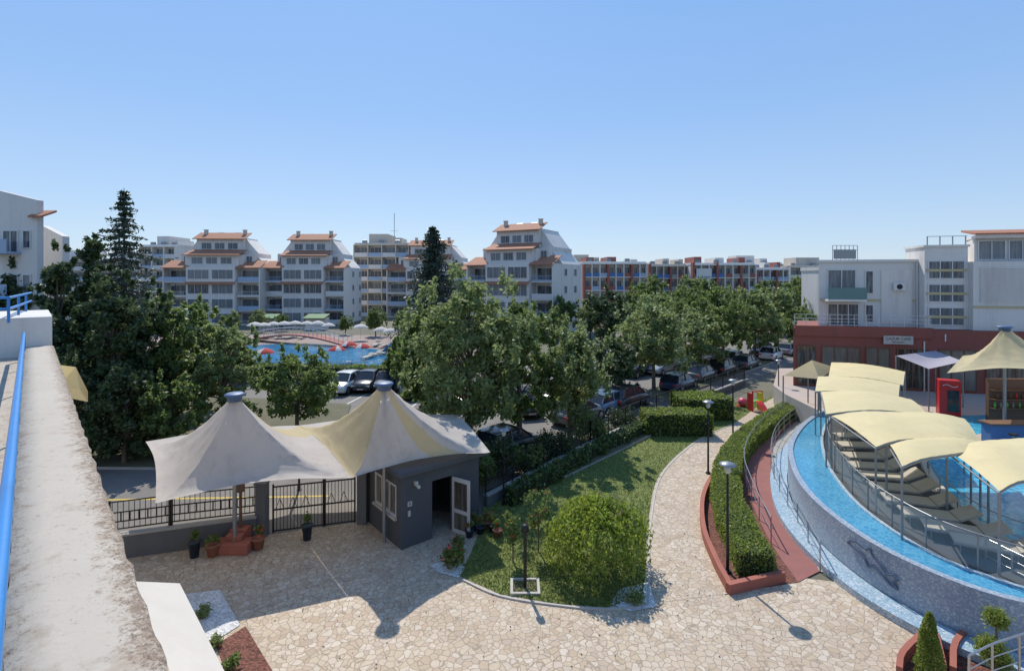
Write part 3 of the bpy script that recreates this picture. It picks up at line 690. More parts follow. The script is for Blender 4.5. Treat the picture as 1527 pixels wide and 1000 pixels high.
def awning(c,label,m=M_awn,amp=.35,wave=.05,zd=1.412,name='shade_awning'):
    FL,FR,NR,NL=[Vector(x) for x in c]; root=thing(name,label,'awning',Vector((NL.x,NL.y,zd)),group='yellow awnings over the sun deck')
    b=MB(); rows=[]
    for j in range(9):
        t=j/8; row=[]
        for i in range(25):
            s=i/24; q=FL.lerp(FR,s).lerp(NL.lerp(NR,s),t); q.z+=amp*math.sin(math.pi*s)+.10*math.sin(math.pi*t)+wave*math.sin(s*math.pi*3)+.006*math.sin(i*2.4+j); row.append(q)
        rows.append(row)
    b.grid(rows,0,True); r=[Vector(x) for x in rows[-1]]; b.grid([r,[x-Vector((0,0,.10)) for x in r]],0,True); wpart(b,'canvas',m,root)
    b=MB()
    for rr in (rows[0],rows[-1]):
        for a,d in zip(rr,rr[1:]): b.cyl(a-Vector((0,0,.05)),d-Vector((0,0,.05)),.025,n=6)
    for a,d in ((FL,NL),(FR,NR)): b.cyl(a-Vector((0,0,.06)),d-Vector((0,0,.06)),.03,n=6)
    for a in (FL,FR,NR,NL): b.cyl((a.x,a.y,zd),a-Vector((0,0,.04)),.035,n=8)
    wpart(b,'frame',M_metal,root); return root
za=3.7
for c,am,wv in [ ([(1240,540),(1350,554),(1347,574),(1236,561)],.16,.0),([(1220,561),(1342,573),(1340,593),(1216,583)],.16,.0),
           ([(1224,584),(1358,595),(1384,620),(1232,617)],.22,.0),([(1240,620),(1438,624),(1462,660),(1306,666)],.28,.05),
           ([(1322,658),(1448,655),(1474,676),(1345,695)],.2,.03),([(1412,672),(1590,660),(1620,724),(1490,732)],.32,.05)]:
    awning([P(u,v,za) for u,v in c],'yellow fabric awning on grey steel frame above the deck',amp=am,wave=wv)
c=[P(1168,560,3.5),P(1205,541,4.0),P(1246,548,3.6),P(1222,565,3.4)]
b=MB(); ce=(c[0]+c[1]+c[2]+c[3])/4+Vector((0,0,.7)); b.add(c+[ce],[(0,1,4),(1,2,4),(2,3,4),(3,0,4)])
t=thing('shade_tent','pale tan four sided shade tent behind the awnings','tent',Vector((ce.x,ce.y,1.4))); wpart(b,'canvas',M_tenty,t)
for q in c: b=MB(); b.cyl((q.x,q.y,1.4),q,.04); wpart(b,'post',M_metal,t)
# bar tent
bt=D(1498,26,0)
tip=Vector((bt.x,bt.y,ZV(486,26))); zc=ZV(552,25)
cs=[D(1412,24.5,ZV(556,24.5)),D(1600,23,zc+.2),D(1600,30,zc),D(1436,29.5,ZV(530,29.5))]
tr=tent(tip,cs,lambda i,k:1,'yellow tensile canopy with pointed top over the poolside bar',.08,1.8)
xa=D(1466,25).x; xb=D(1472,28.5).x
bar=thing('poolside_bar','blue counter bar with dark back shelves under the canopy','bar',(xa+2,25,1.41))
b=MB(); b.box(xa,xa+6,24.6,25.1,1.412,2.45); wpart(b,'counter',M_blue,bar)
b=MB(); b.box(xa-.1,xa+6,24.45,25.2,2.45,2.52); wpart(b,'worktop',M_wood,bar)
b=MB(); b.box(xb,xb+6,28.4,28.6,1.412,3.9); [b.box(xb,xb+6,28.05,28.395,z,z+.04) for z in (2.3,2.8,3.3)]; wpart(b,'back_shelf',M_wood,bar)
for i in range(22):
    b=MB(); x=xb+.15+i*.17; z=(2.34,2.84)[i%2]; b.lathe([(0,0),(.05,0),(.05,.2),(.02,.28),(.02,.34),(0,.34)],(x,28.2,z),8); wpart(b,'bottle',(M_pl_g,M_wood,M_clear,M_pl_r)[i%4],bar)
for dx in (.5,1.5):
    st=thing('bar_stool','dark bar stool standing at the bar counter','stool',(xa+dx,24,1.412),0,'bar stools'); b=MB(); b.cyl((0,0,.72),(0,0,.78),.18); lpart(b,'seat',M_dmetal,st); b=MB(); b.cyl((0,0,0),(0,0,.72),.03); b.cyl((0,0,0),(0,0,.03),.2); lpart(b,'leg',M_metal,st)
q=D(1414,30.2); vm=thing('drinks_fridge','tall red drinks fridge with glass door by the bar','fridge',(q.x,q.y,1.41),-.45)
b=MB(); b.box(-.5,.5,-.35,.35,0,2.1); lpart(b,'cabinet',M_coke,vm,bevel=.02); b=MB(); b.box(-.12,.40,-.38,-.352,.3,1.55); lpart(b,'door',M_cglass,vm)
b=MB()
for i in range(14):
    a=i*.45; b.bar((-.36+i*.05,-.39,1.8+.06*math.sin(a)),(-.31+i*.05,-.39,1.8+.06*math.sin(a+.45)),.02,.035)
lpart(b,'wave_emblem',M_wmetal,vm)
c=[D(1336,33,4.5),D(1385,31,4.0),D(1436,32,4.3),D(1395,36,4.4)]
b=MB(); b.grid([[c[0].lerp(c[3],i/8).lerp(c[1].lerp(c[2],i/8),j/8)-Vector((0,0,.25*math.sin(math.pi*i/8)*math.sin(math.pi*j/8))) for i in range(9)] for j in range(9)])
t=thing('shade_sail','pale lilac shade sail stretched between posts near the bar','shade sail',Vector((c[1].x,c[1].y,1.4))); wpart(b,'canvas',M_lilac,t)
for x in c: b=MB(); b.cyl((x.x,x.y,1.4),x,.04); wpart(b,'post',M_metal,t)
# ================= main hedge etc.
HC=Cv([(1128,862),(1104,812),(1084,760),(1086,712),(1110,670),(1150,637),(1195,609)])
hedge(HC,1.1,.82,'long curved clipped bright green hedge beside red footpath',L_hedge,.042,560,loose=.9)
hedge([P(960,645),P(1055,645)],1.7,1.35,'square clipped green hedge at the lawn end',L_hedge,.07,180)
hedge([P(1010,622),P(1080,620)],2.4,1.5,'square clipped green hedge at the lawn end',L_hedge,.08,150)
hedge([fp[0]+Vector((1,0.1,0)),fp[1]+Vector((.5,-.5,0)),fp[2]+Vector((.5,-.5,0)),fp[3]+Vector((.5,-.6,0))],.5,.75,'loose dark green hedge growing along the fence',L_hedged,.09,110,loose=2.)
hedge([Vector((-16,45.5,.0)),Vector((-4,44.5,0))],1.4,1.7,'dense green hedge between car park and pool',L_tree,.13,70,loose=2.)
hedge([Vector((-40,48.5,.0)),Vector((-17,47,0))],1.4,1.5,'dense green hedge between car park and pool',L_tree,.13,60,loose=2.)
# ================= lamps
lm=thing('garden_lamp','slim dark lamp post with flat disc head','lamp',P(1085,853),0,'garden lamp posts')
b=MB(); b.cyl((0,0,0),(0,0,.08),.12); b.cyl((0,0,.08),(0,0,3.25),.05,.035); lpart(b,'pole',M_dmetal,lm)
b=MB(); b.lathe([(.05,3.2),(.10,3.28),(.11,3.45),(.04,3.5)],n=12); lpart(b,'lamp_glass',M_lamp,lm)
b=MB(); b.lathe([(.0,3.58),(.12,3.56),(.27,3.50),(.27,3.47),(.0,3.49)],n=18); lpart(b,'lamp_shade',M_metal,lm); scan()
for u,v,s in [(1056,706,1),(1093,655,1),(1161,603,.95),(751,752,.9),(243,655,1),(1205,575,1)]: copy_thing(lm,P(u,v),0,s)
bl=thing('bollard_light','short dark bollard light in a pale square base','lamp',P(783,876)); b=MB(); b.cyl((0,0,0),(0,0,1.75),.05); b.lathe([(.0,1.95),(.11,1.93),(.12,1.75),(0,1.74)],n=12); lpart(b,'pole',M_dmetal,bl)
b=MB(); 
for a in ((-.45,.45,-.40,-.32),(-.45,.45,.32,.40),(-.45,-.37,-.32,.32),(.37,.45,-.32,.32)): b.box(a[0],a[1],a[2],a[3],0,.08)
lpart(b,'base',M_tilew,bl); b=MB(); b.box(-.36,.36,-.31,.31,.0,.03); lpart(b,'soil',M_soil,bl)
# ================= small plants, pots, planters
def pot(p,r,h,m,lab,plant=True,fl=0,ph=.35):
    t=thing('plant_pot',lab,'plant pot',p); b=MB(); b.lathe([(0,0),(r*.7,0),(r,h),(r*1.08,h),(r*1.08,h-.04),(r*.9,h-.05),(0,h-.05)],n=14); lpart(b,'pot',m,t)
    if plant:
        bl=[(random.uniform(-.4,.4)*r,random.uniform(-.4,.4)*r,h+ph*random.uniform(.3,.9),r*.7,r*.7,ph*.3) for _ in range(5)]
        mkobj('foliage',leafmesh('foliage',blobpts(bl,260),.045,L_tree),t)
        if fl: mkobj('flower',leafmesh('flower',blobpts(bl,fl),.04,M_flower,asp=.9),t)
pot(P(290,830),.19,.55,M_pot,'tall dark blue glazed pot with small plant'); pot(P(318,828),.24,.42,M_tpot,'terracotta pot with green plant by the wall'); pot(P(385,818),.22,.4,M_tpot,'terracotta pot with green plant beside brick planter',fl=20)
pot(P(458,804),.19,.55,M_pot,'tall dark blue glazed pot beside the iron gate')
for u,v in ((706,790),(716,795),(724,788),(735,792),(742,800),(700,800)): pot(P(u,v),.17,.28,random.choice((M_tpot,M_pot)),'small flower pot by the gatehouse corner',fl=25)
p=P(352,818); b=MB(); b.box(p.x-.62,p.x+.62,p.y-.45,p.y+.1,0,.38); b.box(p.x-.3,p.x+.3,p.y+.1,p.y+.5,0,.62); b.box(p.x-.28,p.x+.28,p.y-.2,p.y+.08,.38,.55)
meta(b.obj('brick_planter',M_terr,bevel=.02),'stepped terracotta brick planter against the grey wall','planter')
b=MB(); b.cyl((p.x,p.y+.3,.62),(p.x,p.y+.3,1.9),.05); b.lathe([(.14,0),(.14,.3),(.05,.36),(0,.36)],(p.x,p.y+.3,1.9),12); meta(b.obj('pedestal_lantern',M_wood),'small brown lantern on post above brick planter','lantern')
shrub(P(676,845),.42,.7,'spiky shrub with red flowers on white gravel',L_tree,700,.06,flower=40)
shrub(P(683,820),.3,.5,'small flowering shrub beside the gatehouse',L_tree,500,.05,flower=40)
shrub(P(302,920),.28,.32,'small grey green plant on white gravel',L_pale,500,.04); shrub(P(320,965),.22,.28,'small green plant at the gravel edge',L_pale,400,.04)
shrub(P(948,898),.35,.3,'low pale succulent plant on white gravel',L_pale,500,.05); shrub(P(345,1000),.25,.4,'small green plant in red mulch',L_tree,400,.05)
def smalltree(p,h,r,lab,fl):
    t=thing('rose_tree',lab,'tree',p); b=MB(); b.cyl((0,0,0),(0,0,h*.65),.025); bl=[(random.uniform(-.6,.6)*r,random.uniform(-.6,.6)*r,h*random.uniform(.5,1),r*.4,r*.4,h*.11) for _ in range(12)]
    for x in bl: b.cyl((0,0,h*.45),x[:3],.012,.005,4)
    lpart(b,'trunk',M_trunk,t); mkobj('crown',leafmesh('crown',blobpts(bl,1000),.05,L_tree),t); mkobj('flower',leafmesh('flower',blobpts(bl,fl),.05,M_flower,asp=.9),t)
smalltree(P(803,822),2.0,.55,'slender rose tree with few red flowers on lawn',22); smalltree(P(765,838),1.5,.4,'small rose tree with few red flowers on lawn',15)
# weeping mop tree: strands arch out of the top and hang down in a dome
wp=P(889,846); t=thing('weeping_tree','round weeping mop-headed tree with bright green foliage','tree',wp); b=MB(); b.cyl((0,0,0),(0,0,1.5),.07,.05)
pts=[]; R0=1.68; Ht=2.08; zb_=.75
for i in range(300):
    a=random.uniform(0,6.28); f=math.sqrt(random.uniform(.03,1)); lay=random.uniform(.80,1.05)*(1+.05*math.sin(a*4+1)+.04*math.sin(a*9)); wob=random.uniform(-.15,.15)
    th1=math.pi/2*f+random.uniform(.1,.75); hang=random.uniform(.8,1.3)
    for j in range(40):
        s=j/39; th_=s*min(th1,2.15); r=R0*lay*math.sin(min(th_,1.57))*(1 if th_<1.57 else 1-.14*(th_-1.57)); z=zb_+(Ht-zb_)*lay*math.cos(th_) if th_<1.57 else zb_-(th_-1.57)*hang
        z+=.07*math.sin(a*5+f*9); z=max(.12,z)
        pts.append((math.cos(a+wob*s)*r+random.gauss(0,.055),math.sin(a+wob*s)*r+random.gauss(0,.055),z+random.gauss(0,.05)))
    if i%10==0: b.cyl((0,0,1.3),(math.cos(a)*R0*.7*f,math.sin(a)*R0*.7*f,zb_+(Ht-zb_)*.72),.02,.006,4)
for i in range(34): # bare wayward twigs on top
    a=random.uniform(-.9,1.4); r0=R0*random.uniform(.1,.75); z0=zb_+(Ht-zb_)*math.sqrt(max(0,1-(r0/R0)**2)); L=random.uniform(.15,.42)
    b.cyl((math.cos(a)*r0,math.sin(a)*r0,z0-.1),(math.cos(a)*(r0+L),math.sin(a)*(r0+L),z0+L*.6),.014,.005,4)
lpart(b,'trunk',M_trunk,t); mkobj('crown',leafmesh('crown',pts,.072,L_weep,droop=.5,asp=.42),t)
# bottom corner
p=P(1386,1012); t=thing('cypress_shrub','small conical cypress shrub in a red edged bed','shrub',p); b=MB(); b.cyl((0,0,0),(0,0,1.3),.03); lpart(b,'trunk',M_trunk,t)
pp=[]; 
for _ in range(6500):
    z=random.uniform(.05,1.58); a=random.uniform(0,6.28); r=.31*(1-z/1.62)**.6*(1 if z>.25 else .8)*(1+.12*math.sin(a*3+z*6)); q=r*random.uniform(.7,1.1); pp.append((math.cos(a)*q,math.sin(a)*q,z))
mkobj('crown',leafmesh('crown',pp,.03,L_hedge,droop=-.4),t)
p=P(1486,1012); t=thing('topiary_shrub','topiary shrub clipped into stacked green balls','shrub',p); b=MB(); b.cyl((0,0,0),(0,0,1.5),.025); lpart(b,'trunk',M_trunk,t)
mkobj('crown',leafmesh('crown',blobpts([(0,0,1.45,.24,.24,.22),(-.15,0,.75,.28,.28,.25),(.15,.1,.4,.25,.25,.22)],8500),.028,L_hedge),t)
for pts_,lab in (([(1336,1010),(1342,985),(1378,952),(1398,956),(1412,1010)],'red kerb around the small cypress bed'),([(1416,1010),(1420,970),(1452,945),(1530,955)],'red kerb around the topiary bed')):
    b=MB(); c=[P(*q) for q in pts_]; walltube(b,spline(c,3),0,.3,.13); meta(b.obj('planter_kerb',M_terr),lab,'kerb')
sheet('mulch_bed',[tuple(P(*q).xy) for q in [(1340,1015),(1346,987),(1378,956),(1420,968),(1455,948),(1600,960),(1600,1040),(1400,1040)]],.03,M_mulch)
q=P(1458,950); b=MB(); b.box(q.x-.1,q.x+2.5,q.y-.3,q.y+1.2,0,1.0,0); b.box(q.x-.12,q.x+2.52,q.y-.32,q.y+1.22,1.0,1.05,1); meta(b.obj('mosaic_pier',[M_mos,M_mosl]),'square pier covered in blue mosaic at the basin end','wall')
c=[P(1470,905,.0),P(1510,930,0),P(1560,960,0)]; railing([Vector((p.x,p.y,0)) for p in c],1.0,1.0,'curved steel handrail above the mosaic pier',.7,False,M_brush,3,'steel handrails by the ramp',.024)
c=[P(1445,1040,.6),P(1480,1020,.6),P(1580,985,.6)]; railing(c,.9,.6,'curved steel handrail along the ramp',.9,False,M_brush,2,'steel handrails by the ramp',.024)
# playground
p=P(1126,612); sl=thing('toy_slide','small red yellow and green plastic toddler slide','slide',p,.2); sl.scale=(.85,.85,.85)
for x in (-.5,.42): b=MB(); b.xzprism([(0,0),(.08,0),(.08,1.5),(0,1.5)],-.35,.35); b.box(0,.08,-.35,-.25,1.5,1.75); lpart(b,'side_panel',M_pl_r if x<0 else M_pl_y,sl,loc=(x,0,0))
b=MB(); b.cyl((-.5,-.3,1.7),(.5,-.3,1.7),.05); lpart(b,'cross_bar',M_pl_r,sl)
b=MB(); b.box(-.42,.42,-.35,.35,.75,.85); [b.box(-.4,.4,.35+.1*i,.43+.1*i,.6-.2*i,.66-.2*i) for i in range(3)]; lpart(b,'platform',M_pl_g,sl)
b=MB(); b.grid([[(x,-.35-1.2*s,.8-.72*s+.05*math.sin(s*6)+(.12 if abs(x)>.25 else 0)) for x in (-.3,-.26,.26,.3)] for s in [i/8 for i in range(9)]]); lpart(b,'chute',M_pl_r,sl)
p=P(1108,606); t=thing('toy_rocker','pink plastic rocking toy on the lawn','toy',p); b=MB(); b.lathe([(0,.05),(.3,.1),(.38,.35),(.25,.6),(0,.66)],n=12); lpart(b,'seat',M_pl_p,t); b=MB(); b.box(-.5,.5,-.1,.1,0,.08); lpart(b,'base',M_pl_r,t)
# ================= cars
def car():
    t=thing('parked_car','parked car','car',(0,0,0),0,'cars parked in the car park and along the street')
    st=[(-2.15,.62,.38,.62),(-2.08,.80,.28,.84),(-1.75,.88,.22,.94),(-.9,.91,.20,.96),(.3,.91,.20,.95),(1.1,.90,.20,.90),(1.75,.86,.22,.80),(2.08,.76,.28,.68),(2.17,.58,.36,.56)]
    b=MB(); rows=[]
    for x,w,zb,zt in st:
        rows.append([(x,-w*.9,zb),(x,-w,zb+.12),(x,-w*1.01,(zb+zt)/2),(x,-w*.96,zt-.03),(x,-w*.8,zt+.02),(x,0,zt+.05),(x,w*.8,zt+.02),(x,w*.96,zt-.03),(x,w*1.01,(zb+zt)/2),(x,w,zb+.12),(x,w*.9,zb),(x,-w*.9,zb)])
    b.grid(rows); 
    for r in (rows[0],rows[-1]): b.add(r[:-1],[tuple(range(11))])
    gs=[(-1.95,.80,.93,.0),(-1.45,.66,1.40,1),(-.8,.66,1.47,1),(0,.67,1.47,1),(.35,.66,1.43,1),(1.15,.80,.93,0)]
    b.grid([[(x,-w*.98,z+.012) ,(x,-w*.5,z+.04),(x,0,z+.05),(x,w*.5,z+.04),(x,w*.98,z+.012)] for x,w,z,_ in gs[1:5]])
    for sg in (-1,1):
        for a,c in (((-1.93,.80,.93),(-1.45,.655,1.41)),((-.45,.84,.94),(-.4,.675,1.46)),((1.13,.80,.93),(.36,.655,1.43)),((-1.45,.655,1.41),(.36,.655,1.43))):
            b.bar((a[0],a[1]*sg,a[2]),(c[0],c[1]*sg,c[2]),.06,.07)
    lpart(b,'body',M_car,t)
    g=MB(); g.grid([[(x,-.83,.93),(x,-w*.985,z),(x,w*.985,z),(x,.83,.93)] for x,w,z,_ in gs],0,False); lpart(g,'windows',M_cglass,t)
    for x in (-1.35,1.35):
        for y in (-.82,.82):
            w=MB(); s=1 if y>0 else -1
            w.cyl((0,-.11,0),(0,.11,0),.33,n=20,m=0); w.cyl((0,s*.112,0),(0,s*.125,0),.21,n=16,m=1); 
            lpart(w,'wheel',[M_rub,M_hub],t,loc=(x,y,.33))
    for y in (-.6,.6):
        w=MB(); w.box(-.03,.03,-.16,.16,-.06,.06); lpart(w,'headlight',M_lamp,t,loc=(2.10,y,.62)); w=MB(); w.box(-.03,.03,-.15,.15,-.08,.08); lpart(w,'taillight',M_pl_r,t,loc=(-2.11,y,.72))
    w=MB(); w.box(-.01,.01,-.26,.26,-.055,.055); lpart(w,'number_plate',M_tilew,t,loc=(2.185,0,.42))
    w=MB(); w.box(-.01,.01,-.34,.34,-.07,.07); lpart(w,'grille',M_dmetal,t,loc=(2.17,0,.56))
    return t
c0=car(); scan()
CC={'white':(.7,.7,.7,1),'black':(.012,.012,.014,1),'silver':(.34,.35,.37,1),'grey':(.10,.105,.11,1),'dark blue':(.02,.035,.09,1),'dark red':(.12,.015,.02,1),'pale blue':(.14,.22,.32,1)}
cars=[(515,583,-1.7,'white'),(549,580,-1.6,'black'),(577,578,-1.5,'grey'),(610,590,-1.2,'black'),(645,597,-1.3,'silver'),(690,604,-1.3,'white'),(756,680,.82,'black'),(862,628,.82,'grey'),(906,612,.82,'pale blue'),(936,606,.82,'black'),(835,598,-2.3,'grey'),(880,590,-2.3,'white'),(948,560,-2.3,'black'),(985,556,-2.3,'silver'),(1012,580,.84,'dark blue'),(1045,566,.84,'grey'),(1078,557,.84,'black'),(1090,545,-2.3,'white'),(1060,541,-2.3,'black'),(1112,548,.84,'grey'),(1150,536,.84,'white'),(1020,548,-2.3,'dark blue'),(1175,528,.84,'silver'),(1135,531,-2.3,'black'),(780,615,-1.3,'black'),(735,600,-1.3,'dark blue'),(130,600,.1,'silver')]
for i,(u,v,r,cn) in enumerate(cars):
    sv=1.1 if cn in('white','black') else 1.0; lab=f'{cn} car parked on the asphalt among other cars'
    if i==0:
        for ch in KIDS[c0.name]: ch.color=CC[cn]
        c0.location=P(u,v); c0.rotation_euler=(0,0,r); c0['label']='white car parked by the pool hedge'; c0.scale=(1,1,1.1)
    else: copy_thing(c0,P(u,v),r,(1,1,sv),lab,CC[cn])
# ================= trees
rw=lambda px,d:px*d/F
def T(u,d,topv,hw,lm,n,size,lab='leafy green tree beside the car park',**k):
    q=D(u,d); return tree(q,ZV(topv,d),rw(hw,d),lm,n,size,lab,**k)
DK='dense dark leafy tree beside the street'
T(88,31,366,46,L_dark,17000,.14,'tall upright dark leafy tree beside the street',base=.03,seed=1,dense=1.2,cone=.6)
T(138,33,345,38,L_dark,15000,.14,'tall upright dark leafy tree beside the street',base=.02,seed=2,dense=1.3,nb=80,cone=.7)
T(168,27.5,402,54,L_dark,16000,.13,DK,base=.02,seed=42,dense=1.15,nb=80,cone=.3)
T(215,29,415,46,L_dark,14000,.14,DK,base=.02,seed=3,dense=1.15,cone=.4)
T(255,30,440,44,L_tree,12000,.14,'leafy green tree with uneven crown beside the street',base=.02,seed=43,dense=1.1)
T(18,36,392,52,L_dark,10000,.2,'dense dark leafy tree beside the hotel',base=.02,seed=4,dense=1.3,cone=.5)
T(110,26,520,62,L_dark,12000,.11,DK,base=.0,seed=31,dense=1.25)
T(185,26,540,56,L_dark,11000,.11,'low leafy bush tree beside the street',base=.0,seed=32,dense=1.25)
T(250,27,555,48,L_tree,10000,.11,'low leafy bush tree beside the street',base=.0,seed=33,dense=1.15)
T(62,29,450,50,L_dark,12000,.13,'leafy green tree beside the hotel wall',base=.0,seed=34,dense=1.2)
T(335,31,466,52,L_pale,10500,.12,'grey green leafy tree beside the street',base=.06,seed=5)
T(292,36,445,46,L_tree,9000,.15,'leafy green tree beside the street',base=.05,seed=15)
T(443,30,516,60,L_tree,10000,.11,'small rounded leafy tree behind the canopy',base=.18,seed=6)
T(700,26.5,402,98,L_pale,23000,.115,'tall leafy tree with grey green crown at lawn fence',base=.12,seed=8,nb=95)
T(632,31,440,48,L_tree,10000,.13,'leafy green tree beside the gatehouse',base=.08,seed=9)
T(775,29,445,60,L_tree,12000,.125,'leafy green tree beside the fence',base=.1,seed=19)
T(850,30,468,66,L_pale,14000,.12,'pale green leafy tree beside the fence',base=.12,seed=10,nb=75)
T(918,40,500,40,L_dark,6500,.14,'dark leafy tree beside the fence',base=.1,seed=11)
T(975,43,446,66,L_pale,13000,.14,'pale green leafy tree by parked cars',base=.17,seed=12,nb=75)
T(610,44,500,34,L_tree,6000,.15,'small leafy tree at the pool edge',base=.1,seed=51)
T(355,46,498,26,L_tree,4500,.15,'small leafy tree at the pool edge',base=.1,seed=52)
for i,(u,v,r,h) in enumerate([(712,735,.8,1.6),(742,712,.9,1.8),(785,712,.8,1.5),(830,688,.9,1.6),(880,662,1.,1.7),(930,640,1.,1.6),(690,700,1.,2.),(640,690,1.1,2.)]):
    shrub(P(u,v),r*1.2,h,'loose dark green shrub growing behind the fence',L_dark if i%2 else L_tree,2600,.075)
ft=T(1078,55,430,48,L_tree,10500,.17,'leafy green tree in a street row',base=.14,seed=13,group='trees lining the street')
ft2=T(1125,60,432,44,L_pale,9000,.19,'leafy green tree in a street row',base=.12,seed=14,group='trees lining the street')
T(905,72,426,40,L_dark,7000,.22,'dark leafy tree near the red building',base=.05,seed=16)
scan()
for u,d,s,src in [(1022,66,.95,ft),(1160,70,1.0,ft2),(1040,50,.85,ft2),(1185,82,1.1,ft),(1205,90,1.25,ft2),(1225,92,1.3,ft),(945,78,.95,ft),(990,74,.9,ft2),(1100,84,1.0,ft2),(560,84,.55,ft),(385,90,.5,ft2),(515,86,.4,ft),(840,84,.8,ft),(880,80,.8,ft2),(610,76,.65,ft2),(1060,90,1.1,ft),(1140,88,1.1,ft),(1215,74,.8,ft2),(240,88,.8,ft2),(420,92,.4,ft),(345,90,.45,ft),(820,60,.75,ft),(1010,92,1.,ft),(660,60,.6,ft2),(1195,64,.7,ft),(968,100,1.15,ft),(1035,104,1.2,ft2)]:
    copy_thing(src,D(u,d),random.uniform(0,6.28),(s,s,s*random.uniform(.92,1.05)))
conifer(D(185,40),ZV(280,40),5.0,'tall pointed conifer rising above leafy trees',12,.18,5,.85)
conifer(D(646,70),ZV(336,70),6.2,'tall pointed dark conifer before apartment blocks',16,.27,6,.72)
conifer(D(30,40),ZV(358,40),3.0,'tall dark conifer beside the hotel',12,.2,7)
# ================= apartment blocks
def shed(b,x0,x1,y0,y1,z0,z1,m=0,t=.14):
    b.add([(x0,y0,z0),(x1,y0,z0),(x1,y1,z1),(x0,y1,z1),(x0,y0,z0+t),(x1,y0,z0+t),(x1,y1,z1+t),(x0,y1,z1+t)],[(3,2,1,0),(4,5,6,7),(0,1,5,4),(1,2,6,5),(2,3,7,6),(3,0,4,7)],m)
def block(loc,rz,Wd,label,fh=2.95,extra=0,dep=13):
    t=thing('apartment_block',label,'building',loc,rz); b=MB(); w=Wd/2; zb=4*fh; zm=5*fh; zt=6*fh+.3; cb=.25*Wd
    y1=1.9
    b.box(-w,w,y1,dep,0,zb)
    b.box(-cb,cb,-.6,y1-.004,0,zb)
    b.box(-.39*Wd,.39*Wd,y1+.6,dep-.4,zb,zm)
    b.box(-.27*Wd,.27*Wd,.3,y1+.596,zb,zm-.4)
    b.box(-.25*Wd,.25*Wd,y1+1.4,dep-1,zm,zt)
    b.xzprism([(-w,zb),(-.39*Wd,zb),(-.39*Wd,zb+2.2)],y1+2,dep-.6); b.xzprism([(w,zb),(.39*Wd,zb),(.39*Wd,zb+2.2)],y1+2,dep-.6)
    b.xzprism([(-.39*Wd,zm),(-.25*Wd,zm),(-.25*Wd,zt-.2)],y1+2.4,dep-1.2); b.xzprism([(.39*Wd,zm),(.25*Wd,zm),(.25*Wd,zt-.2)],y1+2.4,dep-1.2)
    for sx in (-1,1):
        for xx in (w,cb+.12): b.box(min(sx*xx,sx*(xx-.22)),max(sx*xx,sx*(xx-.22)),-.2,y1-.005,0,zb)
        for k in range(1,5): b.box(min(sx*(cb+.13),sx*(w-.23)),max(sx*(cb+.13),sx*(w-.23)),-.1,y1-.006,k*fh-.2,k*fh)
        b.xzprism([(sx*.30*Wd,zm-.4),(sx*.30*Wd,zb),(sx*.27*Wd,zb),(sx*.27*Wd,zm-.4)],.8,y1+.59)
    for i in range(3):
        x=-.18*Wd+i*.17*Wd; b.box(x-.5,x+.5,y1+4,y1+5,zt,zt+.9+.3*(i%2))
    lpart(b,'wall',M_white,t)
    r=MB()
    for sx in (-1,1):
        a,c=sorted((sx*(cb+.0),sx*(w+.2))); shed(r,a,c,-.6,y1+1.2,zb-.25,zb+1.3)
    shed(r,-cb-.1,cb+.1,-1.3,.28,3*fh-.55,3*fh+.35)
    shed(r,-.29*Wd,.29*Wd,-.5,y1+1.3,zm-.6,zm+.6); shed(r,-.28*Wd,.28*Wd,y1+.7,y1+4,zt-.4,zt+1.1)
    lpart(r,'roof',M_tile,t)
    for x in (-.2*Wd,.22*Wd): ch=MB(); ch.box(x-.3,x+.3,y1+3,y1+3.6,zt+.4,zt+1.7,0); ch.box(x-.38,x+.38,y1+2.92,y1+3.68,zt+1.7,zt+1.8,0); lpart(ch,'chimney',M_cream,t)
    hw=(w-cb-.6)
    for k in range(4):
        z=k*fh
        for i in range(2): window(t,-cb+.3+i*(cb-.05),-.6,z+.5,cb-.55,fh-1.0,3 if k else 2)
        for sx in (-1,1):
            x0=sx*(cb+w)/2-hw/2+.1; window(t,x0,y1,z+.05,hw-.4,2.25,2)
            bb=MB(); bb.box(0,hw+.1,-.06,0,0,.95 if (k+extra)%2 else .25,0)
            if not (k+extra)%2:
                for j in range(int(hw/.25)): bb.box(j*.25,j*.25+.04,-.05,-.01,.25,.95,0)
                bb.box(0,hw+.1,-.06,0,.95,1.0,0)
            lpart(bb,'balcony_railing',M_lblue if k%2 else M_wmetal,t,loc=(sx*(cb+w)/2-hw/2,-.12,z))
    for i in range(3): window(t,-.22*Wd+i*.15*Wd,.3,zb+.6,.12*Wd,1.4,2)
    for i in range(3): window(t,-.2*Wd+i*.14*Wd,y1+1.4,zm+.8,.11*Wd,1.4,2)
    for sx in (-1,1): window(t,sx*.33*Wd-.6,y1+.6,zb+.9,1.2,1.4,2)
    for k in range(4):
        for yy in (4.5,9): 
            window(t,w,yy,k*fh+.9,1.3,1.3,2,rz=math.pi/2); window(t,-w,yy+1.3,k*fh+.9,1.3,1.3,2,rz=-math.pi/2)
    for k in range(3):
        for sx in (-1,1):
            a=MB(); x=sx*(w-.9)-.4; a.box(x,x+.8,y1-.35,y1-.01,k*fh+fh-.9,k*fh+fh-.35); lpart(a,'air_conditioner',M_wmetal,t)
    s=MB()
    for x in (-.08*Wd,.1*Wd): s.cyl((x-.6,y1+5,zt+1.15),(x+.6,y1+5,zt+1.15),.25); s.bar((x,y1+4.2,zt+.5),(x,y1+5,zt+1.),1.1,.06)
    lpart(s,'solar_heater',M_metal,t); return t
block(D(316,103),.06,19.,'white stepped apartment block with terracotta tile roofs',dep=11)
block(D(453,106),-.02,17.2,'white stepped apartment block with red tiled shed roofs',extra=1,dep=11)
block(D(636,124),-.1,20,'white stepped apartment block behind a tall conifer')
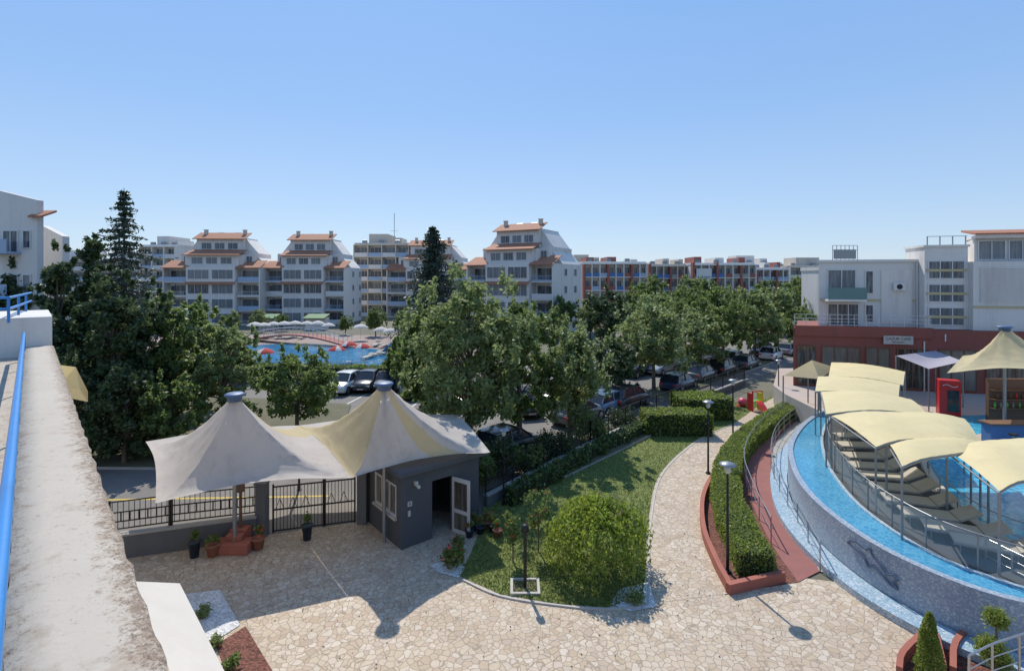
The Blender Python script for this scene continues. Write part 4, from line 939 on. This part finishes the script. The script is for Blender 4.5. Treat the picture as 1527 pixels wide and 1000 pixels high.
block(D(758,88),-.5,17,'large white stepped apartment block with blank gable side',fh=3.0,extra=1)
def slab(loc,rz,Wd,dep,floors,label,fh=3.,m=None,cols=None,name='apartment_block',pent=True,reds=False,wm=None,eq=True):
    t=thing(name,label,'building',loc,rz); b=MB(); h=floors*fh; m=m or M_white; cols=cols or max(2,int(Wd/3.6)); cw=Wd/cols
    b.box(0,Wd,1.3,dep,0,h,0); b.box(-.1,Wd+.1,1.2,dep+.1,h,h+.5,0)
    for k in range(floors): b.box(0,Wd,-.1,1.3-.004,(k+1)*fh-.22,(k+1)*fh,0)
    for i in range(cols+1):
        x=min(Wd-.25,i*cw); rr=reds and i%3==0; hh=random.choice((0,0,.5)) if rr else 0
        b.box(x-(.1 if rr else 0),x+(.4 if rr else .25),-.16-(.2 if rr else 0),1.3-.006,0,h+hh-(0 if hh else .23),1 if rr else 0)
    if reds:
        for x0,x1 in ((.08,.2),(.42,.56),(.8,.9)): b.box(Wd*x0,Wd*x1,3,dep-1,h+.5,h+random.uniform(1.,2.2),random.choice((0,1)))
    if pent: b.box(Wd*.2,Wd*.55,4,dep-1,h+.5,h+3); b.box(Wd*.66,Wd*.8,4,dep-3,h+.5,h+2)
    lpart(b,'wall',[m,M_red2],t)
    for k in range(floors):
        for i in range(cols):
            window(t,i*cw+.45,1.3,k*fh+.1,cw-.6,2.3,3,wm or M_glass)
            bb=MB(); bb.box(0,cw-.3,-.05,0,0,.95); lpart(bb,'balcony_railing',random.choice((M_blue,M_blue,M_lblue,M_red2,M_red2,M_con)) if reds else (M_wmetal if (i+k)%2 else M_lblue),t,loc=(i*cw+.27,-.02,k*fh))
    if eq:
        for i in range(3): r=MB(); x=Wd*(.1+.3*i); r.cyl((x,3,h+1.1),(x+1.2,3,h+1.1),.25); r.box(x,x+1.2,2.7,3.3,h+.5,h+.9); lpart(r,'roof_equipment',M_metal,t)
    return t
slab(D(527,128),0,14,14,6,'cream flat roofed apartment tower with balconies',m=M_cream,cols=4)
slab(D(208,135),.0,9.5,14,6,'white flat roofed apartment block behind trees',cols=3)
slab(D(870,126),.05,16,12,4,'apartment block with faded red fins and blue balconies',fh=3.3,reds=True,cols=8,pent=False)
slab(D(968,134),.0,11,12,4,'grey apartment block with red fins and mixed balconies',fh=3.2,m=M_cream,reds=True,cols=6,pent=False)
rb=slab(D(1033,130),-.03,16,12,4,'apartment block with red fins and tall signboard',fh=3.25,reds=True,cols=8,pent=False)
b=MB(); b.box(.8,4.6,-.55,-.4,7.0,12.0); lpart(b,'sign_board',M_white2,rb)
text('KAMT',1.2,M_blue,rb,(2.7,-.6,9.6),ext=.03)
slab(D(1128,140),0,9,12,4,'pale apartment block with red and blue balconies',fh=3.,reds=True,cols=5,pent=False)
slab(D(1090,175),0,18,12,5,'distant pale apartment block with flat roof',fh=2.9,cols=6)
slab(D(1178,150),0,20,12,4,'distant cream apartment block with flat roof',fh=3.2,m=M_cream,cols=6)
slab(D(845,190),0,16,12,5,'distant cream apartment block with flat roof',fh=3.1,m=M_cream,cols=5)
slab(D(-80,150),0,70,12,5,'distant pale apartment block behind the trees',fh=3.,cols=10)
q=D(588,134); b=MB(); b.cyl((q.x,q.y,18),(q.x,q.y,ZV(318,134)),.08); b.bar((q.x-1,q.y,22),(q.x+1,q.y,22),.06,.06); meta(b.obj('roof_antenna',M_metal),'thin antenna mast standing on a flat roof','antenna')
# left neighbour
t=thing('neighbour_building','white balconied building at the street with tiled eave','building',D(-120,36),0); b=MB(); b.xzprism([(0,0),(8.3,0),(8.3,ZV(298,36)),(5.4,ZV(283,36)),(0,ZV(270,36))],0,.5); b.box(0,3,.504,6,0,ZV(290,36)); lpart(b,'wall',M_white2,t)
b=MB(); shed(b,7.9,8.9,-.3,.9,ZV(325,36),ZV(314,36)); lpart(b,'roof',M_tile,t)
for k in range(4):
    window(t,5.9,0,2+k*3.1,1.1,1.6,2); window(t,7.3,0,2.3+k*3.1,.6,1.3,1); bb=MB(); bb.box(5.4,7.2,-1.1,-.005,1.9+k*3.1,2.05+k*3.1); bb.box(5.4,7.2,-1.1,-1.05,2.05+k*3.1,2.9+k*3.1); lpart(bb,'balcony',M_lblue,t)
t=thing('neighbour_building','small white building with sloping roof beside conifer','building',D(62,44),0); b=MB(); b.xzprism([(0,0),(1.8,0),(1.8,ZV(352,44)),(0,ZV(336,44))],0,.7); lpart(b,'wall',M_white2,t); window(t,.4,0,8,1.0,1.5,2)
# ================= right building
dR=(BR-BL); aR=math.atan2(dR.y,dR.x)
B=thing('pool_building','white building with red ground floor and glazed penthouse','building',Vector((BL.x,BL.y,1.40)),aR)
z1=4.4; z2=9.3; b=MB()
b.prism([(0,0),(24,0),(24,7),(2.2,7),(1.,2.6)],0,z1,1,1); b.box(.1,9.0,-.12,-.002,z1-.6,z1+.16,1)
b.prism([(2.4,2.2),(9.1,2.2),(9.1,7),(4.6,7)],z1,z2+.05,0); b.prism([(2.3,2.1),(9.2,2.1),(9.2,7.1),(4.5,7.1)],z2+.05,z2+.25,0)
b.box(9.104,11.8,1.2,4,z1,10.4,0); b.box(9.0,11.9,1.1,4.1,10.4,10.55,0)
b.box(11.804,24,.6,7,z1,z2,0); b.prism([(12.4,1.6),(24,1.6),(24,4),(13.2,4)],z2,z2+1.7,0); b.prism([(12.2,1.0),(24,1.0),(24,4.2),(13.2,4.2)],z2+1.7,z2+1.9,0)
lpart(b,'wall',[M_white2,M_red],B)
b=MB(); b.box(2.5,9.0,2.13,2.198,6.35,6.5);b.box(11.82,24,.53,.598,6.0,6.15)
for z in (5.2,6.9,8.6): b.box(9.2,11.7,1.12,1.198,z,z+.18)
lpart(b,'yellow_band',M_yel,B)
r=MB(); shed(r,12.1,24.2,.9,2.6,z2+1.9,z2+2.25); lpart(r,'roof',M_tile,B)
for x,w in ((.25,1.3),(1.9,2.6),(4.8,1.6),(6.8,1.9),(9.4,2.3),(12.2,2.6),(15.2,2.6),(18.2,2.6)): window(B,x,0,.15,w,2.9,3 if w>2 else 2,M_shop,M_wood,name='shop_window')
b=MB(); b.box(5.9,7.75,-.22,-.13,z1-1.05,z1-.45); lpart(b,'sign_board',M_tilew,B); text('LAZUR CAFE',.27,M_wood,B,(6.82,-.235,z1-.66),ext=.004); text('RESTAURANT',.13,M_wood,B,(6.82,-.235,z1-.9),ext=.004)
text('1',.75,M_wmetal,B,(9.8,-.03,z1-.55))
window(B,3.0,2.2,z1+2.7,2.0,1.7,2); window(B,5.6,2.2,z1+2.5,.6,1.8,1); window(B,3.0,2.2,z1+.05,2.2,1.7,3); window(B,5.6,2.2,z1+.3,.6,1.4,1)
for z in (z1+.3,z1+2.0,z1+3.7): window(B,9.3,1.2,z-.05,2.3,1.35,3)
bb=MB(); bb.box(6.7,8.7,2.12,2.198,z1+.3,z2-.6); lpart(bb,'render_panel',M_white,B)
bb=MB(); bb.box(2.7,5.3,1.0,2.198,z1+1.95,z1+2.1,1); bb.box(2.7,5.3,1.0,1.04,z1+2.1,z1+3.0,0); lpart(bb,'balcony',[mat('teal_glass',(.10,.20,.20),.15,.1,2,0),M_white2],B)
for x in (15.6,19,21.6): window(B,x,.6,z1+2.9,2.0,1.4,2); window(B,x,.6,z1+.4,2.0,1.5,2)
bb=MB(); [bb.box(12.2,14.9,.52,.597,z1+2.0+i*.14,z1+2.11+i*.14) for i in range(18)]; lpart(bb,'roller_shutter',M_white2,B)
for i in range(6): window(B,12.6+i*1.85,1.6,z2+.12,1.7,1.45,2)
b=MB()
for i in range(12): b.cyl((.1+i*.8,.05,z1+.16),(.1+i*.8,.05,z1+1.0),.02,n=6)
for z in (.45,.7,1.0): b.cyl((.1,.05,z1+z),(9,.05,z1+z),.018,n=6)
lpart(b,'terrace_railing',M_wmetal,B)
b=MB(); [b.box(9.4+i*.8,9.46+i*.8,1.5,1.56,10.55,11.2) for i in range(4)]; b.bar((9.4,1.5,11.2),(11.9,1.5,11.2),.04,.04); lpart(b,'roof_railing',M_metal,B)
for x,y,za_,zb_ in ((8.5,-.05,0,z1-.8),(9.0,2.0,z1,z2)): b=MB(); b.cyl((x,y,za_),(x,y,zb_),.05); lpart(b,'drainpipe',M_wmetal,B)
for x,z in ((7.4,7.2),(15.1,7.0),(18.4,5.4)):
    b=MB(); y=2.2 if x<9 else .6; b.box(x,x+.8,y-.35,y-.002,z,z+.55,0); b.cyl((x+.4,y-.36,z+.27),(x+.4,y-.352,z+.27),.2,n=14,m=1); lpart(b,'air_conditioner',[M_wmetal,M_dmetal],B)
q=D(1260,70); rt_=thing('roof_billboard','steel lattice billboard standing on a far rooftop','billboard',q)
b=MB(); 
for i in range(7): b.bar((q.x-1.7+i*.57,q.y,ZV(394,70)),(q.x-1.7+i*.57,q.y,ZV(366,70)),.06,.06)
for z in (366,373,388): b.bar((q.x-1.7,q.y,ZV(z,70)),(q.x+1.7,q.y,ZV(z,70)),.06,.06)
b.box(q.x-1.6,q.x+1.5,q.y-.05,q.y-.04,ZV(386,70),ZV(372,70)); wpart(b,'lattice',M_metal,rt_)
slab(D(1232,70),0,8,6,4,'pale rooftop building behind the pool building',fh=2.65,cols=2,pent=False,eq=False)
# ================= far pool things
um=thing('pool_parasol','white parasol standing on the pool terrace','parasol',D(380,80),0,'parasols around the far pool')
b=MB(); b.lathe([(1.25,2.1),(1.2,2.2),(.7,2.5),(.0,2.7)],n=8); lpart(b,'canopy',M_umb,um); b=MB(); b.cyl((0,0,0),(0,0,2.7),.03); b.cyl((0,0,0),(0,0,.08),.3); lpart(b,'pole',M_wmetal,um)
ur=thing('pool_parasol','red and white parasol beside the pool','parasol',D(395,52),0,'parasols around the far pool')
b=MB(); b.lathe([(.95,1.9),(.9,1.98),(.5,2.25),(.0,2.4)],n=8)
for i in range(len(b.m)): b.m[i]=1 if i%4==1 else 0
lpart(b,'canopy',[M_umbr,M_umb],ur); b=MB(); b.cyl((0,0,0),(0,0,2.4),.03); b.cyl((0,0,0),(0,0,.08),.3); lpart(b,'pole',M_wmetal,ur); scan()
for u,d in ((393,82),(408,84),(424,82),(440,83),(458,84),(474,83),(490,82),(538,78),(568,74),(582,73),(594,75)): copy_thing(um,D(u,d),random.random(),random.uniform(.85,1.))
for u,d in ((503,54),(520,58),(540,56)): copy_thing(ur,D(u,d),random.random())
# sun loungers of the far terrace
for i,(u,d) in enumerate(((400,80),(415,80),(432,80),(450,80),(560,71),(572,70),(584,71),(548,60),(560,62),(572,63))): copy_thing(lg,D(u,d),random.uniform(-.4,.4)+1.2,1.0,'pale sun lounger on the terrace of the far pool')
q0=D(380,78);q1=D(525,70); br=thing('pool_footbridge','arched red footbridge with white rails over the pool','bridge',q0.lerp(q1,.5)); b=MB(); n=24; dd=(q1-q0).normalized(); nn=Vector((-dd.y,dd.x,0))
A=[q0.lerp(q1,i/n)+Vector((0,0,.3+1.1*math.sin(math.pi*i/n))) for i in range(n+1)]
b.grid([[a-nn*.9-Vector((0,0,.2)) for a in A],[a-nn*.9 for a in A],[a+nn*.9 for a in A],[a+nn*.9-Vector((0,0,.2)) for a in A]],0,False); wpart(b,'deck',M_red2,br)
for s in (-.85,.85):
    rl=MB()
    for a,c in zip(A,A[1:]): rl.cyl(a+nn*s+Vector((0,0,1)),c+nn*s+Vector((0,0,1)),.04,n=5); rl.cyl(a+nn*s,a+nn*s+Vector((0,0,1)),.03,n=5)
    wpart(rl,'railing',M_wmetal,br)
ws=thing('water_slide','blue curved water slide with ladder at the pool','slide',D(592,64)); b=MB(); pth=spline([Vector((.8,.5,2)),Vector((0,0,1.8)),Vector((-.8,-.4,1.1)),Vector((-1.5,-.2,.4)),Vector((-2,.1,.3))],6); o1=offset(pth,.3);o2=offset(pth,-.3)
b.grid([[p+Vector((0,0,.2)) for p in o1],o1,pth,o2,[p+Vector((0,0,.2)) for p in o2]]); lpart(b,'chute',M_bluerail,ws); b=MB(); [b.cyl((x,y,0),(x,y,2),.04) for x in (.6,1.1) for y in (.3,.8)]; [b.bar((.6,.8,.3+i*.3),(1.1,.8,.3+i*.3),.04,.04) for i in range(6)]; lpart(b,'ladder',M_bluerail,ws)
for i,(a,c) in enumerate((((-40,50.8),(-24,50.4)),((-24,50.4),(-10,50.8)))): fence(Vector(a+(0,)),Vector(c+(0,)),1.3,'white metal fence around the far pool',0,.4,0,M_wmetal,'white pool fences')
Mgr=mat('green_roof',(.05,.16,.06),.7,.15,2,.1)
for u in (395,470): 
    q=D(u,94); kt=thing('pool_kiosk','small white pool kiosk with green sloping roof','kiosk',q); b=MB(); b.box(q.x-1.8,q.x+1.8,q.y,q.y+2,0,2.1,0); wpart(b,'wall',M_white,kt); b=MB(); shed(b,q.x-2.,q.x+2.,q.y-1.,q.y+2.1,2.1,2.7,0); wpart(b,'roof',Mgr,kt)
# ================= light, sky, camera
S=Vector((-.27,1,0)).normalized()*math.cos(math.radians(50)); S.z=math.sin(math.radians(50))
su=bpy.data.lights.new('sun','SUN'); su.energy=4.6; su.angle=math.radians(.53); su.color=(1,.94,.84); so=bpy.data.objects.new('sun',su); COL.objects.link(so); so.rotation_euler=S.to_track_quat('Z','Y').to_euler(); so.location=(0,0,60)
w=bpy.data.worlds.new('World'); sc.world=w; w.use_nodes=True; nt=w.node_tree; sk=nt.nodes.new('ShaderNodeTexSky'); sk.sky_type='NISHITA'; sk.sun_disc=False
sk.sun_elevation=math.radians(50); sk.sun_rotation=math.atan2(S.x,S.y); sk.air_density=1.0; sk.dust_density=.3; sk.ozone_density=3.0; sk.altitude=20
# summer haze: physical sky blended with a soft blue vertical haze gradient
tc=nt.nodes.new('ShaderNodeTexCoord'); sp=nt.nodes.new('ShaderNodeSeparateXYZ'); nt.links.new(tc.outputs['Generated'],sp.inputs[0])
g=ramp(nt,sp.outputs['Z'],[(.0,(.52,.65,.81)),(.12,(.42,.59,.84)),(.3,(.29,.50,.86)),(.55,(.22,.45,.88)),(1.,(.16,.36,.78))])
vm_=nt.nodes.new('ShaderNodeVectorMath'); vm_.operation='SCALE'; vm_.inputs['Scale'].default_value=1/.13; nt.links.new(g,vm_.inputs[0])
mx=mix(nt,.74,sk.outputs[0],vm_.outputs[0])
nt.links.new(mx,nt.nodes['Background'].inputs[0]); nt.nodes['Background'].inputs[1].default_value=.138
cam=bpy.data.cameras.new('camera'); co=bpy.data.objects.new('camera',cam); COL.objects.link(co); co.location=(0,0,H); co.rotation_euler=(math.pi/2,0,0)
cam.sensor_width=36; cam.lens=36*F/1527; cam.shift_y=-85/1527; cam.clip_start=.05; cam.clip_end=8000; sc.camera=co
sc.view_settings.view_transform='Standard'; sc.view_settings.look='None'; sc.view_settings.exposure=0
